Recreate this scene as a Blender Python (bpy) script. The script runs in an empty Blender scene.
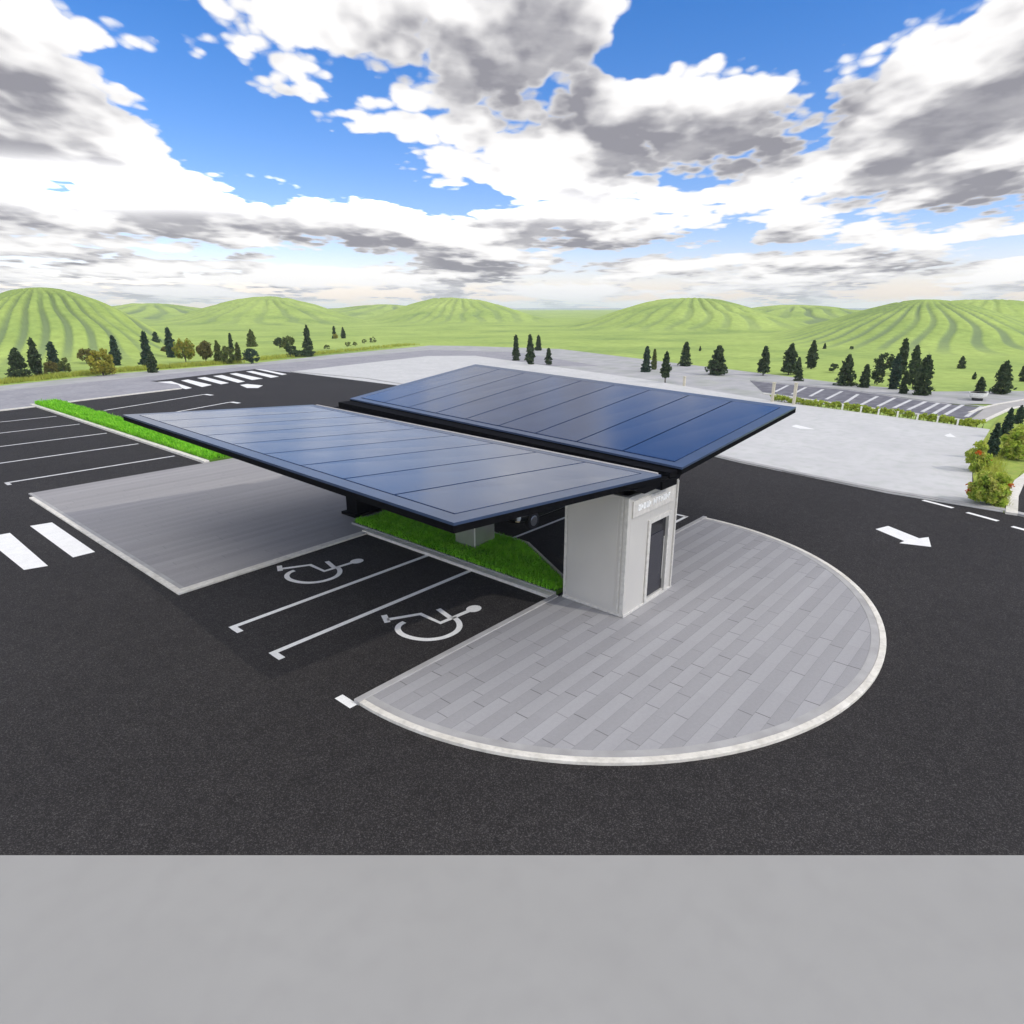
import bpy, bmesh, math, random
import numpy as np
from mathutils import Vector, Matrix
R = math.radians
scene = bpy.context.scene
COL = scene.collection

# ------------------------------------------------------------------ camera maths
# world axes: X runs along the parking bays, Y along the planted strip; camera stands over the origin
F, CX, CY, HY, CAMH = 645., 512., 512., 308., 8.0
PITCH = math.atan((CY - HY) / F)
HEAD = R(49.0)                      # forward = (cos HEAD, sin HEAD)... measured below
FWD = (math.sin(R(41)) * 0 + math.cos(R(41)), math.sin(R(41)))
FW = Vector((math.cos(R(41)), math.sin(R(41)), 0))
RT = Vector((math.sin(R(41)), -math.cos(R(41)), 0))

def ray(px, py):
    x = (px - CX) / F; y = -(py - CY) / F
    f = math.cos(PITCH) + y * math.sin(PITCH)
    z = -math.sin(PITCH) + y * math.cos(PITCH)
    return FW * f + RT * x + Vector((0, 0, z))

def G(px, py, z=0.0):
    d = ray(px, py); t = (z - CAMH) / d.z
    return Vector((d.x * t, d.y * t, z))

def top_z(base, px, ytop):
    """height reached by the ray through (px, ytop) at the distance of base"""
    d = ray(px, ytop)
    t = (base.x * FW.x + base.y * FW.y) / (d.x * FW.x + d.y * FW.y)
    return CAMH + d.z * t

def depth(base):
    return base.x * FW.x + base.y * FW.y

# ------------------------------------------------------------------ materials
def nodes_of(m):
    m.use_nodes = True
    nt = m.node_tree
    return nt, nt.nodes, nt.links, nt.nodes['Principled BSDF']

def noise_mat(name, c1, c2, scale=4., rough=.85, detail=6., bump=0., bscale=60., c3=None, scale2=80., mix2=.35,
              metallic=0., spec=.5, coat=0., aniso=None):
    m = bpy.data.materials.new(name)
    nt, N, L, b = nodes_of(m)
    tc = N.new('ShaderNodeTexCoord')
    src = tc.outputs['Object']
    if aniso:
        mp = N.new('ShaderNodeMapping'); mp.inputs['Scale'].default_value = aniso
        L.new(src, mp.inputs['Vector']); src = mp.outputs['Vector']
    n = N.new('ShaderNodeTexNoise'); n.inputs['Scale'].default_value = scale; n.inputs['Detail'].default_value = detail
    L.new(src, n.inputs['Vector'])
    r = N.new('ShaderNodeValToRGB')
    r.color_ramp.elements[0].position = .32; r.color_ramp.elements[0].color = (*c1, 1)
    r.color_ramp.elements[1].position = .68; r.color_ramp.elements[1].color = (*c2, 1)
    L.new(n.outputs['Fac'], r.inputs['Fac'])
    out = r.outputs['Color']
    if c3:
        n2 = N.new('ShaderNodeTexNoise'); n2.inputs['Scale'].default_value = scale2; n2.inputs['Detail'].default_value = 3
        L.new(src, n2.inputs['Vector'])
        mr = N.new('ShaderNodeMapRange'); mr.inputs['From Min'].default_value = .45; mr.inputs['From Max'].default_value = .7
        mr.inputs['To Max'].default_value = mix2
        L.new(n2.outputs['Fac'], mr.inputs['Value'])
        mx = N.new('ShaderNodeMix'); mx.data_type = 'RGBA'
        L.new(mr.outputs['Result'], mx.inputs['Factor']); L.new(out, mx.inputs[6]); mx.inputs[7].default_value = (*c3, 1)
        out = mx.outputs[2]
    L.new(out, b.inputs['Base Color'])
    b.inputs['Roughness'].default_value = rough
    b.inputs['Metallic'].default_value = metallic
    b.inputs['Specular IOR Level'].default_value = spec
    b.inputs['Coat Weight'].default_value = coat
    if bump:
        n3 = N.new('ShaderNodeTexNoise'); n3.inputs['Scale'].default_value = bscale; n3.inputs['Detail'].default_value = 4
        L.new(src, n3.inputs['Vector'])
        bp = N.new('ShaderNodeBump'); bp.inputs['Strength'].default_value = bump; bp.inputs['Distance'].default_value = .02
        L.new(n3.outputs['Fac'], bp.inputs['Height']); L.new(bp.outputs['Normal'], b.inputs['Normal'])
    return m

def plain(name, c, rough=.6, metallic=0., spec=.5, coat=0.):
    v = tuple(min(1, q * 1.12 + .003) for q in c); d = tuple(q * .88 for q in c)
    return noise_mat(name, d, v, 9., rough, metallic=metallic, spec=spec, coat=coat)

def asphalt_mat():
    m = bpy.data.materials.new('asphalt')
    nt, N, L, b = nodes_of(m)
    tc = N.new('ShaderNodeTexCoord')
    big = N.new('ShaderNodeTexNoise'); big.inputs['Scale'].default_value = .16; big.inputs['Detail'].default_value = 5
    mid = N.new('ShaderNodeTexNoise'); mid.inputs['Scale'].default_value = 2.6; mid.inputs['Detail'].default_value = 7; mid.inputs['Roughness'].default_value = .7
    fine = N.new('ShaderNodeTexVoronoi'); fine.inputs['Scale'].default_value = 62.
    for q in (big, mid, fine): L.new(tc.outputs['Object'], q.inputs['Vector'])
    r1 = N.new('ShaderNodeValToRGB')
    r1.color_ramp.elements[0].position = .3; r1.color_ramp.elements[0].color = (.030, .0275, .027, 1)
    r1.color_ramp.elements[1].position = .7; r1.color_ramp.elements[1].color = (.037, .0342, .0335, 1)
    L.new(big.outputs['Fac'], r1.inputs['Fac'])
    mr = N.new('ShaderNodeMapRange'); mr.inputs['From Min'].default_value = .3; mr.inputs['From Max'].default_value = .7
    mr.inputs['To Min'].default_value = .82; mr.inputs['To Max'].default_value = 1.18
    L.new(mid.outputs['Fac'], mr.inputs['Value'])
    sv = N.new('ShaderNodeSeparateColor'); L.new(fine.outputs['Color'], sv.inputs['Color'])
    pw = N.new('ShaderNodeMath'); pw.operation = 'POWER'; pw.inputs[1].default_value = 5
    L.new(sv.outputs['Red'], pw.inputs[0])
    mu = N.new('ShaderNodeMath'); mu.operation = 'MULTIPLY_ADD'; mu.inputs[1].default_value = 2.0; mu.inputs[2].default_value = .70
    L.new(pw.outputs[0], mu.inputs[0])
    mm = N.new('ShaderNodeMath'); mm.operation = 'MULTIPLY'
    L.new(mr.outputs['Result'], mm.inputs[0]); L.new(mu.outputs[0], mm.inputs[1])
    vm = N.new('ShaderNodeVectorMath'); vm.operation = 'SCALE'
    L.new(r1.outputs['Color'], vm.inputs[0]); L.new(mm.outputs[0], vm.inputs['Scale'])
    L.new(vm.outputs['Vector'], b.inputs['Base Color'])
    b.inputs['Roughness'].default_value = .8
    b.inputs['Specular IOR Level'].default_value = .12
    bp = N.new('ShaderNodeBump'); bp.inputs['Strength'].default_value = .5; bp.inputs['Distance'].default_value = .012
    L.new(fine.outputs['Distance'], bp.inputs['Height']); L.new(bp.outputs['Normal'], b.inputs['Normal'])
    return m

def paver_mat(name, c1, c2, cm, bw, rh, mortar=.012, grime=.12, band=.06):
    m = bpy.data.materials.new(name)
    nt, N, L, b = nodes_of(m)
    tc = N.new('ShaderNodeTexCoord')
    # a little waviness so the joints are not ruler straight
    w = N.new('ShaderNodeTexNoise'); w.inputs['Scale'].default_value = 1.3
    L.new(tc.outputs['Object'], w.inputs['Vector'])
    ws = N.new('ShaderNodeVectorMath'); ws.operation = 'MULTIPLY_ADD'
    ws.inputs[1].default_value = (.05, .02, 0); L.new(w.outputs['Color'], ws.inputs[0]); L.new(tc.outputs['Object'], ws.inputs[2])
    sx = N.new('ShaderNodeSeparateXYZ'); L.new(ws.outputs['Vector'], sx.inputs[0])
    def mt(op, a_, b_=None, c_=None):
        n = N.new('ShaderNodeMath'); n.operation = op
        for i, q in enumerate((a_, b_, c_)):
            if q is None: continue
            if isinstance(q, (int, float)): n.inputs[i].default_value = q
            else: L.new(q, n.inputs[i])
        return n.outputs[0]
    yr = mt('DIVIDE', sx.outputs['Y'], rh); row = mt('FLOOR', yr); fy = mt('FRACT', yr)
    w1 = N.new('ShaderNodeTexWhiteNoise'); w1.noise_dimensions = '1D'; L.new(row, w1.inputs['W'])
    xr = mt('ADD', mt('DIVIDE', sx.outputs['X'], bw), mt('MULTIPLY', w1.outputs['Value'], 7.)); cell = mt('FLOOR', xr); fx = mt('FRACT', xr)
    cv = N.new('ShaderNodeCombineXYZ'); L.new(cell, cv.inputs[0]); L.new(row, cv.inputs[1])
    w2 = N.new('ShaderNodeTexWhiteNoise'); w2.noise_dimensions = '2D'; L.new(cv.outputs[0], w2.inputs['Vector'])
    par = mt('MULTIPLY_ADD', mt('FRACT', mt('MULTIPLY', row, .5)), 2 * band, 1 - band / 2)
    jx = mt('LESS_THAN', fx, mortar * 2 / bw); jy = mt('LESS_THAN', fy, mortar * .9 / rh)
    jw = mt('MULTIPLY', jx, mt('MULTIPLY_ADD', w2.outputs['Value'], 1.1, -.15))
    joint = mt('MAXIMUM', mt('MAXIMUM', jw, 0.), mt('MULTIPLY', jy, .35))
    mxa = N.new('ShaderNodeMix'); mxa.data_type = 'RGBA'; L.new(w2.outputs['Value'], mxa.inputs['Factor']); mxa.inputs[6].default_value = (*c1, 1); mxa.inputs[7].default_value = (*c2, 1)
    mxb = N.new('ShaderNodeMix'); mxb.data_type = 'RGBA'; L.new(joint, mxb.inputs['Factor']); L.new(mxa.outputs[2], mxb.inputs[6]); mxb.inputs[7].default_value = (*cm, 1)
    # tone that changes from row to row
    mp = N.new('ShaderNodeMapping'); mp.inputs['Scale'].default_value = (.035, 1.15, 1)
    L.new(tc.outputs['Object'], mp.inputs['Vector'])
    n = N.new('ShaderNodeTexNoise'); n.inputs['Scale'].default_value = 1.; n.inputs['Detail'].default_value = 3
    L.new(mp.outputs['Vector'], n.inputs['Vector'])
    n2 = N.new('ShaderNodeTexNoise'); n2.inputs['Scale'].default_value = 14; n2.inputs['Detail'].default_value = 8; n2.inputs['Roughness'].default_value = .7
    L.new(tc.outputs['Object'], n2.inputs['Vector'])
    a = N.new('ShaderNodeMath'); a.operation = 'MULTIPLY_ADD'; a.inputs[1].default_value = .36; a.inputs[2].default_value = .82
    L.new(n.outputs['Fac'], a.inputs[0])
    a2 = N.new('ShaderNodeMath'); a2.operation = 'MULTIPLY_ADD'; a2.inputs[1].default_value = grime * 2; a2.inputs[2].default_value = 1 - grime
    L.new(n2.outputs['Fac'], a2.inputs[0])
    mm = N.new('ShaderNodeMath'); mm.operation = 'MULTIPLY'; L.new(a.outputs[0], mm.inputs[0]); L.new(a2.outputs[0], mm.inputs[1])
    vm = N.new('ShaderNodeVectorMath'); vm.operation = 'SCALE'
    L.new(mxb.outputs[2], vm.inputs[0]); L.new(mt('MULTIPLY', mm.outputs[0], par), vm.inputs['Scale'])
    L.new(vm.outputs['Vector'], b.inputs['Base Color'])
    b.inputs['Roughness'].default_value = .85; b.inputs['Specular IOR Level'].default_value = .3
    bp = N.new('ShaderNodeBump'); bp.inputs['Strength'].default_value = .35; bp.inputs['Distance'].default_value = .01
    inv = N.new('ShaderNodeMath'); inv.operation = 'SUBTRACT'; inv.inputs[0].default_value = 1
    L.new(joint, inv.inputs[1])
    L.new(inv.outputs[0], bp.inputs['Height']); L.new(bp.outputs['Normal'], b.inputs['Normal'])
    return m

def leaf_mat(name, c1, c2, c3=None, trans=.25, scale=1.6):
    m = noise_mat(name, c1, c2, scale, .65, c3=c3, scale2=3.2, mix2=.8, spec=.25)
    nt = m.node_tree; b = nt.nodes['Principled BSDF']
    tr = nt.nodes.new('ShaderNodeBsdfTranslucent'); mx = nt.nodes.new('ShaderNodeMixShader'); mx.inputs[0].default_value = .38
    nt.links.new(b.inputs['Base Color'].links[0].from_socket, tr.inputs['Color'])
    nt.links.new(b.outputs[0], mx.inputs[1]); nt.links.new(tr.outputs[0], mx.inputs[2])
    nt.links.new(mx.outputs[0], nt.nodes['Material Output'].inputs['Surface'])
    return m

def panel_mat():
    m = bpy.data.materials.new('solar_glass')
    nt, N, L, b = nodes_of(m)
    tc = N.new('ShaderNodeTexCoord')
    n = N.new('ShaderNodeTexNoise'); n.inputs['Scale'].default_value = 1.1; n.inputs['Detail'].default_value = 6
    L.new(tc.outputs['Object'], n.inputs['Vector'])
    r = N.new('ShaderNodeValToRGB')
    r.color_ramp.elements[0].position = .35; r.color_ramp.elements[0].color = (.009, .027, .084, 1)
    r.color_ramp.elements[1].position = .7; r.color_ramp.elements[1].color = (.011, .032, .098, 1)
    L.new(n.outputs['Fac'], r.inputs['Fac'])
    # fine cell grid
    br = N.new('ShaderNodeTexBrick'); br.offset = 0
    br.inputs['Brick Width'].default_value = .16; br.inputs['Row Height'].default_value = .16; br.inputs['Scale'].default_value = 1
    br.inputs['Mortar Size'].default_value = .004; br.inputs['Mortar Smooth'].default_value = .2
    L.new(tc.outputs['Object'], br.inputs['Vector'])
    mx = N.new('ShaderNodeMix'); mx.data_type = 'RGBA'
    fs = N.new('ShaderNodeMath'); fs.operation = 'MULTIPLY'; fs.inputs[1].default_value = .3
    L.new(br.outputs['Fac'], fs.inputs[0])
    L.new(fs.outputs[0], mx.inputs['Factor']); L.new(r.outputs['Color'], mx.inputs[6]); mx.inputs[7].default_value = (.04, .065, .13, 1)
    L.new(mx.outputs[2], b.inputs['Base Color'])
    rr = N.new('ShaderNodeMapRange'); rr.inputs['To Min'].default_value = .13; rr.inputs['To Max'].default_value = .22
    L.new(n.outputs['Fac'], rr.inputs['Value']); L.new(rr.outputs['Result'], b.inputs['Roughness'])
    b.inputs['IOR'].default_value = 1.5
    b.inputs['Specular Tint'].default_value = (.72, .86, 1, 1)
    return m

M = {}
M['asphalt'] = asphalt_mat()
M['paint'] = noise_mat('road_paint', (.80, .79, .76), (.88, .87, .84), 3., .7, c3=(.5, .49, .47), scale2=22, mix2=.3)
M['paint_old'] = noise_mat('worn_line_paint', (.55, .54, .53), (.72, .71, .70), 2., .8, c3=(.2, .2, .2), scale2=16, mix2=.45)
M['kerb'] = noise_mat('cream_kerb_stone', (.64, .605, .53), (.78, .745, .67), 2.5, .8, c3=(.38, .36, .32), scale2=9, mix2=.35, bump=.15)
M['kerb_grey'] = noise_mat('grey_kerb_stone', (.33, .32, .31), (.42, .41, .40), 2., .85, bump=.15)
M['plaza'] = paver_mat('plaza_pavers', (.336, .33, .334), (.322, .316, .32), (.12, .117, .12), 1.05, .31, .012, band=.13)
M['walk'] = paver_mat('walkway_pavers', (.315, .302, .30), (.298, .287, .286), (.21, .206, .213), 2.2, .30, .010, band=.04)
M['farpave'] = noise_mat('far_concrete_paving', (.25, .243, .26), (.31, .302, .318), .35, .9, c3=(.40, .39, .40), scale2=2.2, mix2=.5)
M['fargravel'] = noise_mat('pale_gravel', (.35, .345, .35), (.44, .43, .42), .5, .95, c3=(.27, .30, .22), scale2=.3, mix2=.55)
M['lot'] = noise_mat('pale_lot_surface', (.52, .512, .50), (.585, .575, .558), .35, .9, c3=(.45, .465, .425), scale2=1.5, mix2=.6)
M['border_slab'] = noise_mat('plain_grey_slab', (.322, .315, .298), (.336, .329, .312), .5, .9, c3=(.305, .298, .283), scale2=2.1, mix2=.5)
M['steel'] = noise_mat('brushed_steel_cladding', (.60, .58, .54), (.635, .615, .57), .8, .34, metallic=.25)
M['steel_trim'] = plain('light_metal_trim', (.62, .60, .555), .4, metallic=.15)
M['pod'] = noise_mat('stainless_pillar', (.50, .49, .45), (.62, .61, .57), 1.5, .25, metallic=.7)
M['black'] = plain('black_powder_coat', (.002, .002, .003), .85, spec=.06)
M['black_soft'] = plain('black_rubber', (.014, .014, .015), .8)
M['border'] = noise_mat('blue_grey_frame', (.030, .050, .100), (.04, .064, .125), 2., .28, spec=.5)
M['flash'] = plain('pale_flashing', (.50, .47, .44), .5)
M['solar'] = panel_mat()
M['glass_dark'] = plain('dark_door_glass', (.010, .010, .014), .12)
M['door_film'] = plain('tinted_door_panel', (.028, .028, .036), .2)
M['letter'] = plain('white_letters', (.85, .85, .83), .5)
M['carpaint'] = plain('dark_car_paint', (.02, .021, .018), .25, coat=1.)
M['carwhite'] = plain('white_car_paint', (.75, .75, .75), .3, coat=.6)
M['carglass'] = plain('car_glass', (.012, .014, .016), .06)
M['chrome'] = plain('headlight_lens', (.80, .82, .85), .1)
M['rim'] = plain('alloy_rim', (.35, .35, .36), .3, metallic=.8)
M['lamp_amber'] = plain('amber_lens', (.75, .62, .35), .2)
M['bark'] = noise_mat('bark', (.07, .05, .035), (.13, .10, .075), 6., .95, bump=.3)
M['post'] = plain('pale_post', (.55, .50, .38), .7)
M['post_white'] = plain('white_post', (.78, .77, .72), .7)
M['conifer'] = leaf_mat('dark_conifer_needles', (.028, .056, .024), (.065, .105, .042), (.095, .125, .05))
M['conifer_blue'] = leaf_mat('bluish_conifer_needles', (.026, .058, .040), (.052, .10, .06), (.08, .115, .065))
M['conifer_mid'] = leaf_mat('green_conifer_needles', (.07, .11, .026), (.15, .19, .045), (.18, .17, .04))
M['olive'] = leaf_mat('olive_leaves', (.25, .27, .03), (.44, .44, .06), (.44, .30, .05))
M['autumn'] = leaf_mat('green_gold_leaves', (.18, .26, .035), (.38, .42, .06), (.50, .28, .04))
M['brown'] = leaf_mat('reddish_brown_leaves', (.12, .11, .03), (.24, .19, .05), (.15, .19, .04))
M['hedge'] = leaf_mat('yellow_green_hedge', (.32, .42, .04), (.55, .60, .08), (.26, .34, .05), scale=3)
M['garden'] = leaf_mat('garden_leaves', (.26, .42, .045), (.58, .66, .09), (.58, .50, .15), scale=4)
M['flower'] = leaf_mat('orange_blossom', (.62, .12, .015), (.75, .26, .03), scale=5)
M['grass'] = leaf_mat('bright_grass', (.17, .50, .016), (.28, .70, .03), (.38, .78, .06), scale=3)
M['soil'] = noise_mat('strip_soil', (.08, .17, .015), (.11, .24, .02), 4., .95)
M['tuft'] = leaf_mat('yellow_meadow_grass', (.36, .43, .06), (.52, .57, .09), (.42, .36, .08), scale=.6)

# ------------------------------------------------------------------ mesh helpers
def meta(o, label=None, cat=None, group=None, kind=None):
    if label: o['label'] = label
    if cat: o['category'] = cat
    if group: o['group'] = group
    if kind: o['kind'] = kind
    return o

def empty(name, loc, label, cat, group=None, rz=0.):
    o = bpy.data.objects.new(name, None); COL.objects.link(o)
    o.location = loc; o.rotation_euler = (0, 0, rz); o.empty_display_size = .3
    return meta(o, label, cat, group)

class MB:
    def __init__(s): s.v = []; s.f = []; s.mi = []
    def add(s, vs, fs, mi=0):
        b = len(s.v); s.v += [tuple(q) for q in vs]
        for q in fs: s.f.append(tuple(b + i for i in q)); s.mi.append(mi)
    def quad(s, a, b, c, d, mi=0): s.add([a, b, c, d], [(0, 1, 2, 3)], mi)
    def box(s, x0, x1, y0, y1, z0, z1, mi=0):
        s.add([(x0, y0, z0), (x1, y0, z0), (x1, y1, z0), (x0, y1, z0), (x0, y0, z1), (x1, y0, z1), (x1, y1, z1), (x0, y1, z1)],
              [(3, 2, 1, 0), (4, 5, 6, 7), (0, 1, 5, 4), (1, 2, 6, 5), (2, 3, 7, 6), (3, 0, 4, 7)], mi)
    def hexa(s, bot, top, mi=0):
        s.add(list(bot) + list(top), [(3, 2, 1, 0), (4, 5, 6, 7), (0, 1, 5, 4), (1, 2, 6, 5), (2, 3, 7, 6), (3, 0, 4, 7)], mi)
    def tube(s, pts, rads, n=8, mi=0, cap=True):
        pts = [Vector(p) for p in pts]; b = len(s.v); rings = []
        for i, p in enumerate(pts):
            d = (pts[min(i + 1, len(pts) - 1)] - pts[max(i - 1, 0)]).normalized()
            a = d.orthogonal().normalized(); c = d.cross(a)
            for k in range(n):
                t = 2 * math.pi * k / n
                s.v.append(tuple(p + (a * math.cos(t) + c * math.sin(t)) * rads[i]))
        for i in range(len(pts) - 1):
            for k in range(n):
                s.f.append((b + i * n + k, b + i * n + (k + 1) % n, b + (i + 1) * n + (k + 1) % n, b + (i + 1) * n + k)); s.mi.append(mi)
        if cap:
            s.f.append(tuple(b + k for k in range(n))[::-1]); s.mi.append(mi)
            s.f.append(tuple(b + (len(pts) - 1) * n + k for k in range(n))); s.mi.append(mi)
    def prism(s, pts, z0, z1, mi=0):
        n = len(pts)
        s.add([(p[0], p[1], z0) for p in pts] + [(p[0], p[1], z1) for p in pts],
              [tuple(range(n))[::-1], tuple(range(n, 2 * n))] + [(i, (i + 1) % n, n + (i + 1) % n, n + i) for i in range(n)], mi)
    def flat(s, pts, z, mi=0):
        s.add([(p[0], p[1], z) for p in pts], [tuple(range(len(pts)))], mi)
    def build(s, name, mats, parent=None, smooth=False, bevel=0., origin=None):
        me = bpy.data.meshes.new(name)
        me.from_pydata(s.v, [], s.f); 
        if not isinstance(mats, (list, tuple)): mats = [mats]
        for m in mats: me.materials.append(m)
        me.polygons.foreach_set('material_index', s.mi)
        if smooth: me.polygons.foreach_set('use_smooth', [True] * len(s.f))
        me.update()
        o = bpy.data.objects.new(name, me); COL.objects.link(o)
        if parent: o.parent = parent
        if bevel:
            bv = o.modifiers.new('bevel', 'BEVEL'); bv.width = bevel; bv.segments = 2; bv.limit_method = 'ANGLE'
        return o

def ccw(pts):
    a = sum(pts[i][0] * pts[(i + 1) % len(pts)][1] - pts[(i + 1) % len(pts)][0] * pts[i][1] for i in range(len(pts)))
    return list(pts) if a > 0 else list(pts)[::-1]

def px_poly(pts, z=0.0): return ccw([tuple(G(*p, z))[:2] for p in pts])

def sheet(name, pts, z, mat, parent=None, kind='structure', thick=0.):
    b = MB()
    pts = ccw(pts)
    if thick: b.prism(pts, z - thick, z)
    else: b.flat(pts, z)
    o = b.build(name, mat, parent)
    if parent is None and kind: o['kind'] = kind
    return o

def offset_line(pts, d):
    out = []
    for i, p in enumerate(pts):
        a = pts[max(i - 1, 0)]; c = pts[min(i + 1, len(pts) - 1)]
        t = Vector((c[0] - a[0], c[1] - a[1])).normalized()
        out.append((p[0] - t.y * d, p[1] + t.x * d))
    return out

def ribbon(name, pts, w0, w1, z0, z1, mat, parent, bevel=0.):
    """a strip from offset w0 to w1 (left positive) along a polyline, as a solid (z1>z0) or a flat marking"""
    A = offset_line(pts, w0); B = offset_line(pts, w1)
    b = MB()
    n = len(pts)
    if z1 > z0:
        vs = []
        for i in range(n): vs += [(A[i][0], A[i][1], z0), (B[i][0], B[i][1], z0), (B[i][0], B[i][1], z1), (A[i][0], A[i][1], z1)]
        fs = [(3, 2, 1, 0), (4 * n - 4, 4 * n - 3, 4 * n - 2, 4 * n - 1)]
        for i in range(n - 1):
            for k in range(4):
                a = 4 * i + k; c = 4 * i + (k + 1) % 4
                fs.append((a, c, c + 4, a + 4))
        b.add(vs, fs)
    else:
        for i in range(n - 1): b.quad((*A[i], z1), (*A[i + 1], z1), (*B[i + 1], z1), (*B[i], z1))
    return b.build(name, mat, parent, bevel=bevel)

def line_mark(name, p, q, w, mat, parent, z=.004):
    return ribbon(name, [tuple(p)[:2], tuple(q)[:2]], -w / 2, w / 2, z, z, mat, parent)

# ------------------------------------------------------------------ GROUND
# terrain: one polar sheet about the camera with the hills in it
HILLS = []   # centre, radius x (across), radius y (along view), height, gullies, depth, phase, power
def hill(px, dist, height, rad_a, rad_d, ng, dep, ph, flat=2.0, tone=1.):
    d = ray(px, HY); d = Vector((d.x, d.y, 0)); d = d / (d.x * FW.x + d.y * FW.y)
    c = d * dist
    HILLS.append((c.x, c.y, height, rad_a, rad_d, ng, dep, ph, flat, tone))
def hpk(dist, ypk): return CAMH + (HY - ypk) / F * dist * math.cos(PITCH)
hill(44, 150, hpk(150, 287), 20, 48, 34, .10, .3, 2.3)
hill(266, 430, hpk(430, 296), 50, 95, 26, .14, 1.7, 1.9, .55)
hill(455, 470, hpk(470, 298.5), 50, 95, 34, .12, .9, 2.2, .5)
hill(690, 320, hpk(320, 298), 46, 76, 30, .12, .2, 2.2, .5)
hill(790, 420, hpk(420, 305), 70, 100, 22, .2, 1.1, 1.9)
hill(925, 190, hpk(190, 300.5), 30, 56, 40, .07, 1.0, 2.1)
hill(985, 280, hpk(280, 298.6), 34, 60, 26, .08, .4, 2.6, .3)
hill(1120, 330, hpk(330, 304), 60, 80, 24, .2, 2.4, 1.9)
hill(-130, 260, hpk(260, 300), 60, 70, 26, .2, 1.4, 1.9)
hill(390, 700, hpk(700, 305), 120, 110, 20, .2, .7, 1.8)
hill(150, 600, hpk(600, 304), 90, 110, 20, .2, 2.7, 1.8)
def vnoise(x, y, seed=0):
    """cheap smooth value noise on numpy arrays"""
    xi = np.floor(x).astype(np.int64); yi = np.floor(y).astype(np.int64)
    xf = x - xi; yf = y - yi
    u = xf * xf * (3 - 2 * xf); v = yf * yf * (3 - 2 * yf)
    def h(a, b):
        n = (a * 374761393 + b * 668265263 + seed * 1442695041) & 0x7fffffff
        n = ((n ^ (n >> 13)) * 1274126177) & 0x7fffffff
        return ((n ^ (n >> 16)) & 0xffff) / 65535.
    return (h(xi, yi) * (1 - u) + h(xi + 1, yi) * u) * (1 - v) + (h(xi, yi + 1) * (1 - u) + h(xi + 1, yi + 1) * u) * v

def fbm(x, y, o=4, seed=0):
    s = 0; a = .5; t = 0
    for k in range(o):
        s = s + a * vnoise(x * 2 ** k, y * 2 ** k, seed + k); t += a; a *= .5
    return s / t

def sstep(a, b, x):
    t = np.clip((x - a) / (b - a), 0, 1); return t * t * (3 - 2 * t)

def terrain_height(X, Y):
    X = np.asarray(X, float); Y = np.asarray(Y, float)
    r = np.hypot(X, Y)
    z = -.05 + sstep(100, 190, r) * (fbm(X / 60, Y / 60, 4, 3) - .5) * 1.6 + sstep(300, 900, r) * (fbm(X / 260, Y / 260, 3, 9) - .45) * 6
    gl = np.zeros_like(z); hills = np.zeros_like(z)
    for (cx, cy, h, ra, rd, ng, dep, ph, fl, tone) in HILLS:
        e = Vector((cx, cy)).normalized()
        dx = X - cx; dy = Y - cy
        al = dx * e.x + dy * e.y; ac = dx * (-e.y) + dy * e.x
        q = np.hypot(al / rd, ac / ra)
        wob = (fbm(X / 45 + ph, Y / 45, 3, 21) - .5)
        qq = np.clip(q + wob * .22, 0, 3)
        prof = np.cos(np.clip(qq / 1.45, 0, 1) ** (fl * .5) * math.pi) * .5 + .5
        ang = np.arctan2(ac / ra, al / rd)
        wv = ng * (ang + wob * .42 + .12 * qq * np.sin(ang * 2 + ph)) + ph * 6 + .5 * np.sin(ang * 5 + ph)
        rid = np.abs(np.sin(wv * .5))
        band = sstep(.12, .35, q) * (1 - sstep(1.0, 1.5, q))
        g = (1 - sstep(.35, .72, rid)) * band * (.45 + .55 * sstep(.3, .55, fbm(ang * 2.2 + ph * 7, q * 1.2, 2, 5) + .1))
        hz_ = h * prof * (1 + (fbm(X / 24, Y / 24, 4, 31) - .5) * .22) - g * h * dep * .6 * prof ** .5
        hills = np.maximum(hills, hz_)
        gl = np.maximum(gl, g * tone)
    return z + hills, gl

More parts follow.
